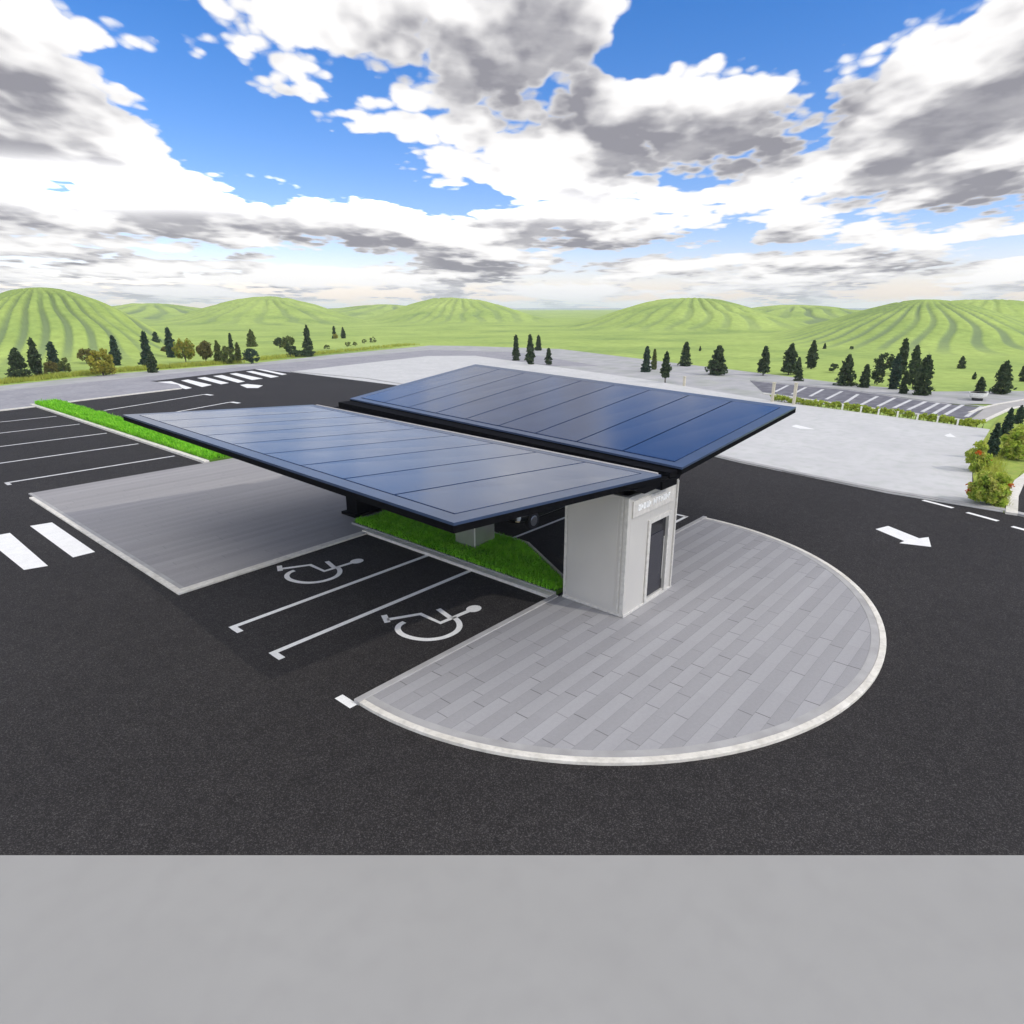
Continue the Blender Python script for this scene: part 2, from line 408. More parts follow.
def build_terrain():
    fine = np.linspace(R(41 - 60), R(41 + 60), 1150)
    rest = np.linspace(R(41 + 60), R(41 - 60 + 360), 82)[1:-1]
    ang = np.concatenate([fine, rest])
    rr = [0.5]; 
    for q in (6, 14, 24, 36, 48, 60): rr.append(q)
    while rr[-1] < 3200: rr.append(rr[-1] * 1.0095)
    rr = np.array(rr)
    A, Rr = np.meshgrid(ang, rr)
    X = Rr * np.cos(A); Y = Rr * np.sin(A)
    Z, GL = terrain_height(X, Y)
    nr, na = X.shape
    co = np.stack([X, Y, Z], -1).reshape(-1, 3)
    i = np.arange(nr - 1)[:, None] * na; j = np.arange(na)[None, :]; j2 = (j + 1) % na
    quads = np.stack([i + j, i + na + j, i + na + j2, i + j2], -1).reshape(-1, 4)
    me = bpy.data.meshes.new('ground')
    me.vertices.add(len(co)); me.vertices.foreach_set('co', co.astype(np.float32).ravel())
    me.loops.add(quads.size); me.loops.foreach_set('vertex_index', quads.astype(np.int32).ravel())
    me.polygons.add(len(quads)); me.polygons.foreach_set('loop_start', np.arange(0, quads.size, 4, dtype=np.int32))
    me.polygons.foreach_set('use_smooth', np.ones(len(quads), bool))
    at = me.attributes.new('gully', 'FLOAT', 'POINT'); at.data.foreach_set('value', GL.astype(np.float32).ravel())
    me.update(calc_edges=True); me.validate()
    m = bpy.data.materials.new('meadow')
    nt, N, L, b = nodes_of(m)
    tc = N.new('ShaderNodeTexCoord')
    n1 = N.new('ShaderNodeTexNoise'); n1.inputs['Scale'].default_value = .035; n1.inputs['Detail'].default_value = 8; n1.inputs['Roughness'].default_value = .62
    n2 = N.new('ShaderNodeTexNoise'); n2.inputs['Scale'].default_value = .5; n2.inputs['Detail'].default_value = 9; n2.inputs['Roughness'].default_value = .7
    for n in (n1, n2): L.new(tc.outputs['Object'], n.inputs['Vector'])
    r = N.new('ShaderNodeValToRGB'); e = r.color_ramp.elements
    e[0].position = .32; e[0].color = (.225, .315, .09, 1)
    e[1].position = .7; e[1].color = (.40, .50, .135, 1)
    x = e.new(.5); x.color = (.33, .43, .11, 1)
    L.new(n1.outputs['Fac'], r.inputs['Fac'])
    mr = N.new('ShaderNodeMapRange'); mr.inputs['From Min'].default_value = .3; mr.inputs['From Max'].default_value = .7
    mr.inputs['To Min'].default_value = .8; mr.inputs['To Max'].default_value = 1.2
    L.new(n2.outputs['Fac'], mr.inputs['Value'])
    vm = N.new('ShaderNodeVectorMath'); vm.operation = 'SCALE'
    L.new(r.outputs['Color'], vm.inputs[0]); L.new(mr.outputs['Result'], vm.inputs['Scale'])
    ga = N.new('ShaderNodeAttribute'); ga.attribute_name = 'gully'
    gs = N.new('ShaderNodeMath'); gs.operation = 'MULTIPLY'; gs.inputs[1].default_value = .8
    L.new(ga.outputs['Fac'], gs.inputs[0])
    mx = N.new('ShaderNodeMix'); mx.data_type = 'RGBA'; mx.inputs[7].default_value = (.16, .215, .115, 1)   # scrub growing in the gullies
    L.new(gs.outputs[0], mx.inputs['Factor']); L.new(vm.outputs['Vector'], mx.inputs[6])
    L.new(mx.outputs[2], b.inputs['Base Color'])
    b.inputs['Roughness'].default_value = .95; b.inputs['Specular IOR Level'].default_value = .1
    me.materials.append(m)
    o = bpy.data.objects.new('ground', me); COL.objects.link(o)
    o['kind'] = 'structure'; o['label'] = 'rolling light green meadow with gullied grassy hills'
    return o
build_terrain()
def TZ(p): return float(terrain_height(np.array([p.x]), np.array([p.y]))[0][0])

# sea at the horizon
b = MB(); n = 64
b.add([(math.cos(2 * math.pi * k / n) * 2900, math.sin(2 * math.pi * k / n) * 2900, -.4) for k in range(n)] +
      [(math.cos(2 * math.pi * k / n) * 30000, math.sin(2 * math.pi * k / n) * 30000, -.4) for k in range(n)],
      [(k, (k + 1) % n, n + (k + 1) % n, n + k)[::-1] for k in range(n)])
sea = b.build('sea', plain('sea_water', (.05, .10, .18), .3)); sea['kind'] = 'structure'

# asphalt yard
edge_far = [(252, 367.8), (156, 379), (60, 384), (0, 390)]
yard = [tuple(q)[:2] for q in ((G(0, 858)), )]
def W(fr, rt): v = FW * fr + RT * rt; return (v.x, v.y)
NEAR = 7.83
poly = [W(NEAR, -60), W(NEAR, 60), W(24, 60)] + [tuple(G(*q))[:2] for q in [(1060, 490), (1005, 480), (740, 452), (440, 388), (290, 370)]] + \
       [tuple(G(*q))[:2] for q in [(252, 367.6), (200, 373), (156, 379), (60, 386), (-60, 398), (-260, 430)]]
asphalt = sheet('asphalt_road', poly, 0., M['asphalt'])
asphalt['label'] = 'dark asphalt road and parking yard'

# added grey slab standing for a border band, slightly above the asphalt
b = MB(); p0, p1, p2, p3 = W(NEAR, -60), W(NEAR, 60), W(-30, 60), W(-30, -60)
b.prism(ccw([p0, p1, p2, p3]), -.2, .012)
border_slab = b.build('border_band', M['border_slab']); border_slab['kind'] = 'structure'; border_slab['label'] = 'added plain light grey slab standing for a border band in the foreground'

# --- half-round plaza at the end of the planted strip
PC, PR = Vector((15.1, 10.15)), 8.34
arc = [(PC.x + PR * math.cos(a), PC.y + 7.98 * math.sin(a)) for a in np.linspace(math.pi, 2 * math.pi, 72)]
inner = [(PC.x + (PR - .34) * math.cos(a), PC.y + (7.98 - .34) * math.sin(a)) for a in np.linspace(math.pi, 2 * math.pi, 72)]
plaza = sheet('plaza_paving', inner, .06, M['plaza'], thick=.2)
plaza['label'] = 'half round plaza of grey pavers laid in rows'
ribbon('kerb', arc, 0, .15, -.05, .075, M['kerb'], plaza, .015)
ribbon('kerb_edging', arc, .152, .34, -.05, .066, M['kerb_grey'], plaza)
ribbon('kerb', [(6.74, 10.15), (13.72, 10.15)], 0, .16, -.05, .095, M['kerb_grey'], plaza, .012)
ribbon('kerb', [(16.45, 10.15), (23.5, 10.15)], 0, .16, -.05, .095, M['kerb_grey'], plaza, .012)

# --- paved crossing through the strip
walk = sheet('walkway_paving', [(6.92, 18.97), (6.92, 34.72), (16.3, 34.72), (16.3, 20.2), (13.78, 20.2), (13.78, 18.97)], .05, M['walk'], thick=.2)
walk['label'] = 'grey paved walkway crossing the parking strip'
ribbon('kerb', [(6.62, 33.9), (6.62, 18.66)], 0, .17, -.05, .062, M['kerb'], walk, .012)
ribbon('kerb_edging', [(6.79, 34.72), (6.79, 18.97)], .002, .13, -.05, .057, M['kerb_grey'], walk)
ribbon('kerb', [(6.79, 18.66), (13.5, 18.86)], 0, .30, -.05, .06, M['kerb'], walk, .012)

# --- planted strip: soil, kerbs, grass
def strip(name, x0, x1, y0, y1, n, hmin, hmax, seed, label, bw=.016, ends=None):
    soil = sheet('planting_bed', ends or [(x0, y0), (x1, y0), (x1, y1), (x0, y1)], .12, M['soil'], thick=.25)
    rnd = random.Random(seed); b = MB()
    for i in range(n):
        x = rnd.uniform(x0, x1); y = rnd.uniform(y0, y1)
        if ends and x > 14.35 + (y - 10.35) * .58: continue
        h = rnd.uniform(hmin, hmax) * (.75 + .5 * vnoise(np.array([x * 1.3]), np.array([y * 1.3]), 4)[0])
        a = rnd.uniform(0, 2 * math.pi); t = rnd.uniform(.05, .45) * h; w = bw * rnd.uniform(.7, 1.5)
        dx, dy = math.cos(a), math.sin(a)
        p = Vector((x, y, .10))
        if rnd.random() < .55:                # bent-over tips that make the top of the sward
            p.z += h * rnd.uniform(.25, .75); h *= rnd.uniform(.15, .5); t = rnd.uniform(.09, .17)
        s = Vector((-dy, dx, 0)) * w
        m_ = p + Vector((dx * t * .35, dy * t * .35, h * .6)); e = p + Vector((dx * t, dy * t, h))
        b.add([p - s, p + s, m_ + s * .7, m_ - s * .7, e], [(0, 1, 2, 3), (3, 2, 4)])
    g = b.build(name, M['grass']); g['kind'] = 'stuff'; g['label'] = label
    return soil
s1 = strip('grass', 13.82, 16.35, 10.35, 20.1, 34000, .10, .20, 1, 'bright green grass in the strip beneath the solar canopy', ends=[(13.8, 10.33), (14.35, 10.33), (16.37, 13.8), (16.37, 20.15), (13.8, 20.15)])
# far strip follows the photograph's slight taper
s2 = strip('grass', 15.1, 16.75, 34.95, 67.5, 26000, .22, .4, 2, 'bright green grass in the long strip beside the left parking bays', bw=.024)
ribbon('kerb', [(13.50, 19.16), (13.52, 10.32)], 0, .24, -.05, .10, M['kerb'], s1, .012)
ribbon('kerb_edging', [(13.75, 20.15), (13.77, 10.32)], .002, .06, -.05, .125, M['kerb_grey'], s1)
ribbon('kerb', [(16.42, 20.15), (16.42, 13.6), (14.5, 10.32)], 0, .12, -.05, .13, M['kerb'], s1, .012)
ribbon('kerb', [(14.85, 67.9), (14.75, 34.8)], 0, .28, -.05, .13, M['kerb'], s2, .012)
ribbon('kerb', [(16.78, 67.9), (16.78, 34.8)], 0, .12, -.05, .13, M['kerb'], s2, .012)

# --- bay lines (children of the asphalt)
def bay(u0, u1, v, w, L=True, mat='paint', d=.42):
    line_mark('bay_line', (u0, v), (u1, v), w, M[mat], asphalt)
    if L: ribbon('bay_line_end', [(u0 - .01, v - w / 2), (u0 - .01, v - d)], 0, .17, .008, .008, M[mat], asphalt)
bay(6.62, 13.58, 15.55, .16); bay(6.62, 13.58, 13.52, .16)
ribbon('bay_line_end', [(6.58, 10.75), (6.58, 10.2)], -.02, .18, .004, .004, M['paint'], asphalt)
for v in (37.95, 43.2, 48.6, 54.0, 59.4): bay(6.6, 14.5, v, .20, mat='paint_old', d=.6)
for v in (10.9, 14.5, 16.5): 
    line_mark('bay_line', (16.6, v), (23.3, v), .13, M['paint'], asphalt)
    ribbon('bay_line_end', [(23.3, v), (23.3, v + .45)], 0, .15, .004, .004, M['paint'], asphalt)
for (a, c) in (((104, 410.5), (205, 394.3)), ((165, 414), (231, 402))):
    p, q = G(*a), G(*c)
    line_mark('bay_line', p, q, .2, M['paint'], asphalt)
    ribbon('bay_line_end', [tuple(q)[:2], (q.x + .1, q.y - 1.3)], -.2, .2, .008, .008, M['paint'], asphalt)

# --- wheelchair symbols: traced on the ground plane
def symbol(dv, label):
    b = MB(); Z = .005
    def stroke(pts, w):
        A = offset_line(pts, -w / 2); B = offset_line(pts, w / 2)
        for i in range(len(pts) - 1): b.quad((*A[i], Z), (*A[i + 1], Z), (*B[i + 1], Z), (*B[i], Z))
    def sh(p): return [(x, y + dv) for x, y in p]
    stroke(sh([(9.74, 13.1), (9.53, 12.68)]), .16)
    stroke(sh([(9.63, 12.82), (10.44, 12.40), (10.44, 11.60), (11.45, 11.53)]), .15)
    stroke(sh([(10.97, 12.26), (10.82, 11.62)]), .15)
    n = 20
    c = (11.63, 11.52 + dv)
    b.flat([(c[0] + .23 * math.cos(2 * math.pi * k / n), c[1] + .2 * math.sin(2 * math.pi * k / n)) for k in range(n)], Z + .003)
    # wheel: open ring through the traced points
    CR = [(-.5 * t + t * t - .5 * t ** 3, 1 - 2.5 * t * t + 1.5 * t ** 3, .5 * t + 2 * t * t - 1.5 * t ** 3, -.5 * t * t + .5 * t ** 3) for t in (0, .25, .5, .75)]
    W_ = [(9.95, 12.30), (9.84, 12.36), (9.62, 12.32), (9.44, 12.14), (9.36, 11.85), (9.42, 11.50), (9.60, 11.18), (9.88, 10.98), (10.16, 10.92), (10.42, 10.95), (10.64, 11.08), (10.80, 11.28), (10.88, 11.48), (10.9, 11.6), (10.9, 11.7)]
    stroke(sh([(sum(W_[k + i][0] * w for i, w in enumerate(cf)), sum(W_[k + i][1] * w for i, w in enumerate(cf))) for k in range(len(W_) - 3) for cf in CR]), .155)
    o = b.build('wheelchair_symbol', M['paint'], asphalt); o['label'] = label
symbol(0, 'white wheelchair symbol in the bay beside the plaza')
symbol(5.4, 'white wheelchair symbol in the bay beside the walkway')

# --- crosswalks, arrows and lane dashes traced on the ground plane
def mark_px(name, pts, label=None, mat='paint', z=.005):
    o = sheet(name, px_poly(pts), z, M[mat], asphalt)
    if label: o['label'] = label
for q in ([(-30, 540), (10, 533), (48, 566), (24, 570), (-2, 549)], [(30, 526), (52, 522.5), (95, 552), (73, 557.5)], [(-78, 552), (-48, 545), (-1, 582), (-26, 588)]):
    mark_px('crosswalk_stripe', q)
for q in ([(157, 382), (171, 381.2), (192, 388), (186, 389.2)], [(181, 380.5), (188, 379.5), (212, 385), (202, 387)], [(197, 378), (205, 377), (229, 383), (221, 384.3)],
          [(213, 376), (222, 375), (245, 381.5), (238, 382.8)], [(229.5, 373.8), (236, 373), (263, 378.6), (252, 380)], [(246, 371.6), (252, 370.9), (279, 376.6), (271, 377.8)],
          [(252, 368.4), (257, 368.2), (287, 374.2), (282, 375)]):
    mark_px('crosswalk_stripe', q)
mark_px('arrow_marking', [(240, 385), (247, 384), (258, 385), (263, 385.5), (258, 388), (247, 388)])
mark_px('arrow_marking', [(875.5, 529.2), (888, 526), (919.2, 538.4), (928.5, 537.2), (931.2, 547), (899.2, 543.2), (904.2, 541.2)], 'white arrow painted on the road right of the plaza')
for a, c in (((923, 500.2), (953, 508)), ((967, 512.5), (998, 521)), ((1012, 526.5), (1040, 534))):
    line_mark('lane_dash', G(*a), G(*c), .22, M['paint'], asphalt, .005)

# --- far pavements and lots
pave = sheet('pavement', px_poly([(-300, 445), (46, 405.3), (80, 400.6), (182, 388.6), (178, 385), (150, 381.6), (60, 388), (-300, 418)]), .06, M['farpave'], thick=.2)
pave['label'] = 'grey pavement behind the left parking bays'
ribbon('kerb', [tuple(G(*q))[:2] for q in [(-300, 446), (46, 406), (80, 401.2), (182, 389)]], 0, .4, -.05, .08, M['kerb'], pave)
lane = sheet('lane', px_poly([(-300, 412), (0, 391), (120, 379), (252, 366), (330, 359), (430, 350), (515, 352), (600, 366), (512, 366.5), (475, 358), (430, 357), (290, 372.5), (256, 369), (158, 380.5), (60, 388), (-300, 419)]), .012, M['farpave'])
verge = sheet('gravel_verge', px_poly([(-300, 403), (0, 386), (120, 373.5), (256, 363), (330, 355), (430, 345.5), (470, 346), (560, 349), (650, 360), (768, 374), (840, 383), (930, 391.5), (1024, 391), (1100, 390), (1100, 402), (1000, 404), (930, 404), (800, 404), (700, 392), (560, 369), (515, 352), (430, 350), (330, 359), (252, 366), (120, 379), (0, 391), (-300, 412)]), .004, M['fargravel'])
lotpts = [(290, 372), (428, 356.3), (475, 356), (530, 363.5), (640, 379), (780, 402.5), (990, 430), (978, 450), (972, 470), (972, 490), (1012, 514), (885, 493), (740, 463), (440, 391)]
lot = sheet('pale_lot', px_poly(lotpts), .05, M['lot'], thick=.2)
lot['label'] = 'pale empty paved lot beyond the road'
ribbon('kerb', [tuple(G(*q))[:2] for q in [(1040, 521), (1000, 511.5), (960, 505), (885, 492.6), (800, 475.5), (740, 462.8), (640, 438), (440, 391), (366, 379), (290, 372)]], -.35, 0, -.05, .09, M['kerb_grey'], lot)
for q in ([(791, 427), (796, 425.5), (815, 430), (800, 429.5)], [(944, 436), (950, 434.2), (956, 438.2), (947, 437.6)]):
    o = sheet('arrow_marking', px_poly(q), .056, M['paint'], lot)
bays = sheet('diagonal_bays', px_poly([(750, 381), (768, 383), (845, 390), (930, 402.5), (985, 408), (968, 421), (930, 415.5), (860, 406), (780, 394.5), (762, 392)]), .018, noise_mat('faded_asphalt', (.10, .098, .115), (.15, .145, .165), .8, .9, c3=(.26, .25, .26), scale2=1.2, mix2=.6))
bays['label'] = 'row of faded diagonal parking bays behind the hedge'
for a, c in (((966, 417), (982, 406.6)), ((945, 415), (963, 405)), ((933.5, 414), (950, 404.6)), ((922, 412), (939, 403)), ((908, 410), (926, 401.7)), ((894, 408), (911, 400)),
             ((878, 406.5), (895, 398)), ((861, 405), (877.6, 396.5)), ((845, 403), (858, 394.5)), ((826, 399.5), (842, 391.5)), ((810, 396.5), (823, 389.5)), ((792, 394.5), (806, 387.5)), ((775, 392), (788, 385.5))):
    line_mark('bay_line', G(*a), G(*c), .3, M['paint_old'], bays, .024)
ribbon('kerb', [tuple(G(*q))[:2] for q in [(976, 422), (930, 416.3), (860, 407), (780, 396), (764, 394)]], 0, .3, -.02, .09, M['kerb'], bays)
ribbon('kerb', [tuple(G(*q))[:2] for q in [(750, 380.6), (768, 382.4), (845, 389.4), (930, 401.8), (985, 407)]], 0, .25, -.02, .06, M['kerb_grey'], bays)
path = sheet('path', px_poly([(968, 422), (976, 422.5), (1010, 408.5), (1060, 399), (1060, 394.5), (1000, 405), (985, 408.5)]), .03, noise_mat('beige_path', (.36, .34, .32), (.44, .42, .39), .8, .9))
ribbon('kerb', [tuple(G(*q))[:2] for q in [(984, 422.6), (1012, 409.2), (1060, 400)]], 0, .3, -.02, .06, M['kerb'], path)
ribbon('kerb', [tuple(G(*q))[:2] for q in [(972, 413), (988, 407.5), (1000, 404.6), (1060, 394)]], 0, .3, -.02, .06, M['kerb'], path)
garden = sheet('lawn', px_poly([(990, 430), (1000, 418), (1018, 411), (1070, 401), (1070, 440), (1022, 472), (1008, 492), (1004, 513), (975, 496), (972, 470), (978, 450)]), .055, noise_mat('garden_lawn', (.20, .28, .04), (.34, .42, .06), 1.5, .95, c3=(.40, .38, .10), scale2=4, mix2=.5), thick=.2)
side = [tuple(G(*q))[:2] for q in [(1005, 514), (1007, 496), (1014, 482), (1040, 463)]]
ribbon('kerb', side, -.40, 0, -.05, .10, M['kerb'], garden)

# ------------------------------------------------------------------ KIOSK
KX0, KX1, KY0, KY1, KH = 13.78, 16.42, 8.03, 10.02, 3.33
kiosk = empty('kiosk', (0, 0, .085), 'pale metal kiosk with a dark glass door on the paved plaza below the canopy', 'kiosk')
b = MB(); t = .12
dx0, dx1, dz0, dz1 = 14.93, 15.93, .12, 2.36
# hollow box with a door opening in the front wall
b.box(KX0, KX0 + t, KY0, KY1, 0, KH); b.box(KX1 - t, KX1, KY0, KY1, 0, KH)
b.box(KX0 + t, KX1 - t, KY1 - t, KY1, 0, KH)
b.box(KX0 + t, dx0, KY0, KY0 + t, 0, KH); b.box(dx1, KX1 - t, KY0, KY0 + t, 0, KH)
b.box(dx0, dx1, KY0, KY0 + t, dz1, KH); b.box(dx0, dx1, KY0, KY0 + t, 0, dz0)
b.build('wall', M['steel'], kiosk, bevel=.006)
b = MB(); b.box(KX0 - .03, KX1 + .03, KY0 - .03, KY1 + .03, -.02, .05); b.build('plinth', M['steel_trim'], kiosk, bevel=.01)
# side cladding panel with a raised margin
b = MB()
x = KX0 - .012
b.box(x, KX0 - .002, KY0 + .30, KY1 - .10, .22, 3.25)
b.build('cladding_panel', M['steel'], kiosk, bevel=.006)
b = MB(); b.box(x - .016, KX0 - .003, KY1 - .085, KY1, .06, 3.3); b.build('corner_trim', M['steel_trim'], kiosk, bevel=.004)
b = MB(); b.box(x - .016, KX0 - .003, KY0, KY0 + .11, .06, 3.3); b.build('corner_trim', M['steel_trim'], kiosk, bevel=.004)
b = MB(); b.box(x - .012, KX0 - .003, KY0 + .16, KY0 + .22, .06, 3.3); b.build('corner_trim', M['steel_trim'], kiosk, bevel=.004)
b = MB()
fw = .12
b.box(dx0 - fw, dx0, KY0 - .045, KY0 - .003, .06, dz1 + fw); b.box(dx1, dx1 + fw, KY0 - .045, KY0 - .003, .06, dz1 + fw)
b.box(dx0, dx1, KY0 - .045, KY0 - .003, dz1, dz1 + fw)
b.build('door_frame', M['steel_trim'], kiosk, bevel=.006)
door = None
b = MB(); b.box(dx0 + .002, dx1 - .002, KY0 + .05, KY0 + .075, dz0 + .002, dz1 - .002)
door = b.build('door', M['glass_dark'], kiosk)
b = MB(); b.box(dx0 + .03, dx1 - .12, KY0 + .035, KY0 + .048, dz0 + .05, 1.95); b.build('door_panel', M['door_film'], door)
b = MB(); b.tube([(dx1 - .09, KY0 + .02, .45), (dx1 - .09, KY0 + .02, 1.75)], [.014, .014], 8); b.build('handle', M['steel_trim'], door)
b = MB(); b.box(KX0 + .16, KX1 - .2, KY0 - .04, KY0 - .003, 2.74, 3.2); header = b.build('header_panel', plain('sign_panel', (.565, .54, .495), .5), kiosk, bevel=.008)
b = MB(); b.box(KX1 - .095, KX1 - .04, KY0 - .045, KY0 - .003, .06, 3.3); b.build('corner_trim', M['steel_trim'], kiosk, bevel=.004)
# the raised white lettering is too soft in the photo to read: letter-sized strokes in two words
rnd = random.Random(11)
def glyph(x, z, w, h):
    b = MB(); y0, y1 = KY0 - .055, KY0 - .0415; s = .038
    k = rnd.randrange(5)
    b.box(x, x + s, y0, y1, z, z + h)
    if k in (0, 1, 3): b.box(x + s, x + w, y0, y1, z + h - s, z + h)
    if k in (0, 2, 3): b.box(x + s, x + w, y0, y1, z, z + s)
    if k in (0, 1, 4): b.box(x + s, x + w - s, y0, y1, z + h * .45, z + h * .45 + s)
    if k in (3, 4): b.box(x + w - s, x + w, y0 , y1, z + s, z + h - s)
    b.build('letter', M['letter'], header)
xx = 14.16
for i in range(13):
    if i == 5: xx += .10; continue
    glyph(xx, 2.90, .105, .165); xx += .137

# ------------------------------------------------------------------ SOLAR CANOPY (butterfly roof)
canopy = empty('solar_canopy', (0, 0, 0), 'black framed canopy with two wide wings of blue solar panels over the parking strip', 'solar canopy')
def wing(ni, fi, no, fo, dirn):
    """corners: near-inner, far-inner, near-outer, far-outer (top surface)"""
    ni, fi, no, fo = (Vector(q) for q in (ni, fi, no, fo))
    def P(s, t, dz=0.): return (ni.lerp(fi, s)).lerp(no.lerp(fo, s), t) + Vector((0, 0, dz))
    def slab(b, s0, s1, t0, t1, z0, z1, mi=0, nseg=1):
        for k in range(nseg):
            a, c = s0 + (s1 - s0) * k / nseg, s0 + (s1 - s0) * (k + 1) / nseg
            q = [(a, t0), (c, t0), (c, t1), (a, t1)]
            if dirn > 0: q = q[::-1]
            b.hexa([P(*w, z0) for w in q], [P(*w, z1) for w in q], mi)
    Ls = (fi - ni).length; Lt = (no - ni).length
    es, et = .40 / Ls, .40 / Lt
    b = MB()
    slab(b, 0, es, 0, 1, -.20, -.06); slab(b, es, 1 - es, 0, 1, -.20, -.06, 0, 9); slab(b, 1 - es, 1, 0, 1, -.20, -.06)
    b.build('wing_frame', M['black'], canopy)
    b = MB(); sB = .012 / Ls; tB = .012 / Lt
    slab(b, 0, es, 0, 1, -.057, 0); slab(b, 1 - es, 1, 0, 1, -.057, 0)
    slab(b, es, 1 - es, 1 - et, 1, -.057, 0, 0, 9); slab(b, es, 1 - es, 0, et * .75, -.057, 0, 0, 9)
    b.build('wing_border', M['border'], canopy)
    b = MB(); slab(b, es, 1 - es, et * .75, 1 - et, -.056, -.032, 0, 9); b.build('panel_tray', M['black'], canopy)
    n = 9; g = .028 / Ls
    for k in range(n):
        a = es + (1 - 2 * es) * k / n; c = es + (1 - 2 * es) * (k + 1) / n
        b = MB(); slab(b, a + g, c - g, et * .75 + .07 / Lt, 1 - et - .04 / Lt, -.028, .004)
        b.build('solar_panel', M['solar'], canopy)
    return P
PL = wing((14.85, 7.76, 3.86), (15.3, 24.6, 4.06), (7.38, 7.76, 4.43), (8.15, 25.3, 4.41), -1)
PRr = wing((15.72, 7.62, 3.92), (17.0, 24.3, 4.18), (24.5, 7.62, 4.57), (26.2, 25.45, 5.04), 1)
# gutter trough between the wings
b = MB()
def trough(b, x0n, x1n, x0f, x1f, z0n, z1n, z0f, z1f, yn=7.72, yf=24.5):
    b.hexa([(x0n, yn, z0n), (x1n, yn, z0n), (x1f, yf, z0f), (x0f, yf, z0f)], [(x0n, yn, z1n), (x1n, yn, z1n), (x1f, yf, z1f), (x0f, yf, z1f)])
trough(b, 14.87, 15.70, 15.32, 16.98, 3.44, 3.66, 3.62, 3.86)
b.build('gutter', M['black'], canopy, bevel=.01)
b = MB(); trough(b, 15.30, 15.718, 16.35, 16.996, 3.67, 3.83, 3.87, 4.09, 7.74, 24.25); b.build('gutter_beam', M['black'], canopy, bevel=.01)
b = MB(); trough(b, 14.872, 14.95, 15.322, 15.40, 3.68, 3.875, 3.88, 4.075, 7.9, 24.4); b.build('flashing', M['flash'], canopy)
b = MB(); b.hexa([(14.1, 7.78, 3.50), (15.95, 7.78, 3.54), (15.95, 8.0, 3.54), (14.1, 8.0, 3.50)], [(13.5, 7.78, 3.72), (16.15, 7.78, 3.72), (16.15, 8.0, 3.72), (13.5, 8.0, 3.72)])
b.build('end_bracket', M['black'], canopy, bevel=.02)
# cantilever rafters under the wings
for y in (9.0, 14.95, 20.95, 24.0):
    s = (y - 7.76) / 17
    for P_, sg in ((PL, -1), (PRr, 1)):
        b = MB(); a = P_(s, .02, -.21); c = P_(s, .93, -.21); w = .11
        q0 = [Vector((a.x, y - w, a.z)), Vector((a.x, y + w, a.z)), Vector((c.x, y + w, c.z)), Vector((c.x, y - w, c.z))]
        dz = [.34, .34, .10, .10]
        bot = [q - Vector((0, 0, d)) for q, d in zip(q0, dz)]
        if sg < 0: b.hexa(bot, q0)
        else: b.hexa(bot[::-1], q0[::-1])
        b.build('rafter', M['black'], canopy)
for i, (x0, x1, y0, y1, mt) in enumerate(((14.72, 15.75, 14.5, 15.42, 'pod'), (14.45, 15.75, 20.75, 21.45, 'black'))):
    b = MB(); b.box(x0, x1, y0, y1, 0, 3.44)
    o = b.build('support_pillar', M[mt], canopy, bevel=.015)
    o['label'] = ('stainless steel support pillar standing in the grass', 'black support pillar at the end of the grass')[i]
    b = MB(); b.box(x0 - .18, x1 + .18, y0 - .12, y1 + .12, -.02, .16); b.build('base_plate', M['black'], o, bevel=.01)
    b = MB(); b.box(x0 - .004, x0 + .05, y0 - .012, y0 - .002, .18, 3.3); b.build('corner_trim', M['steel_trim' if i == 0 else 'black'], o)

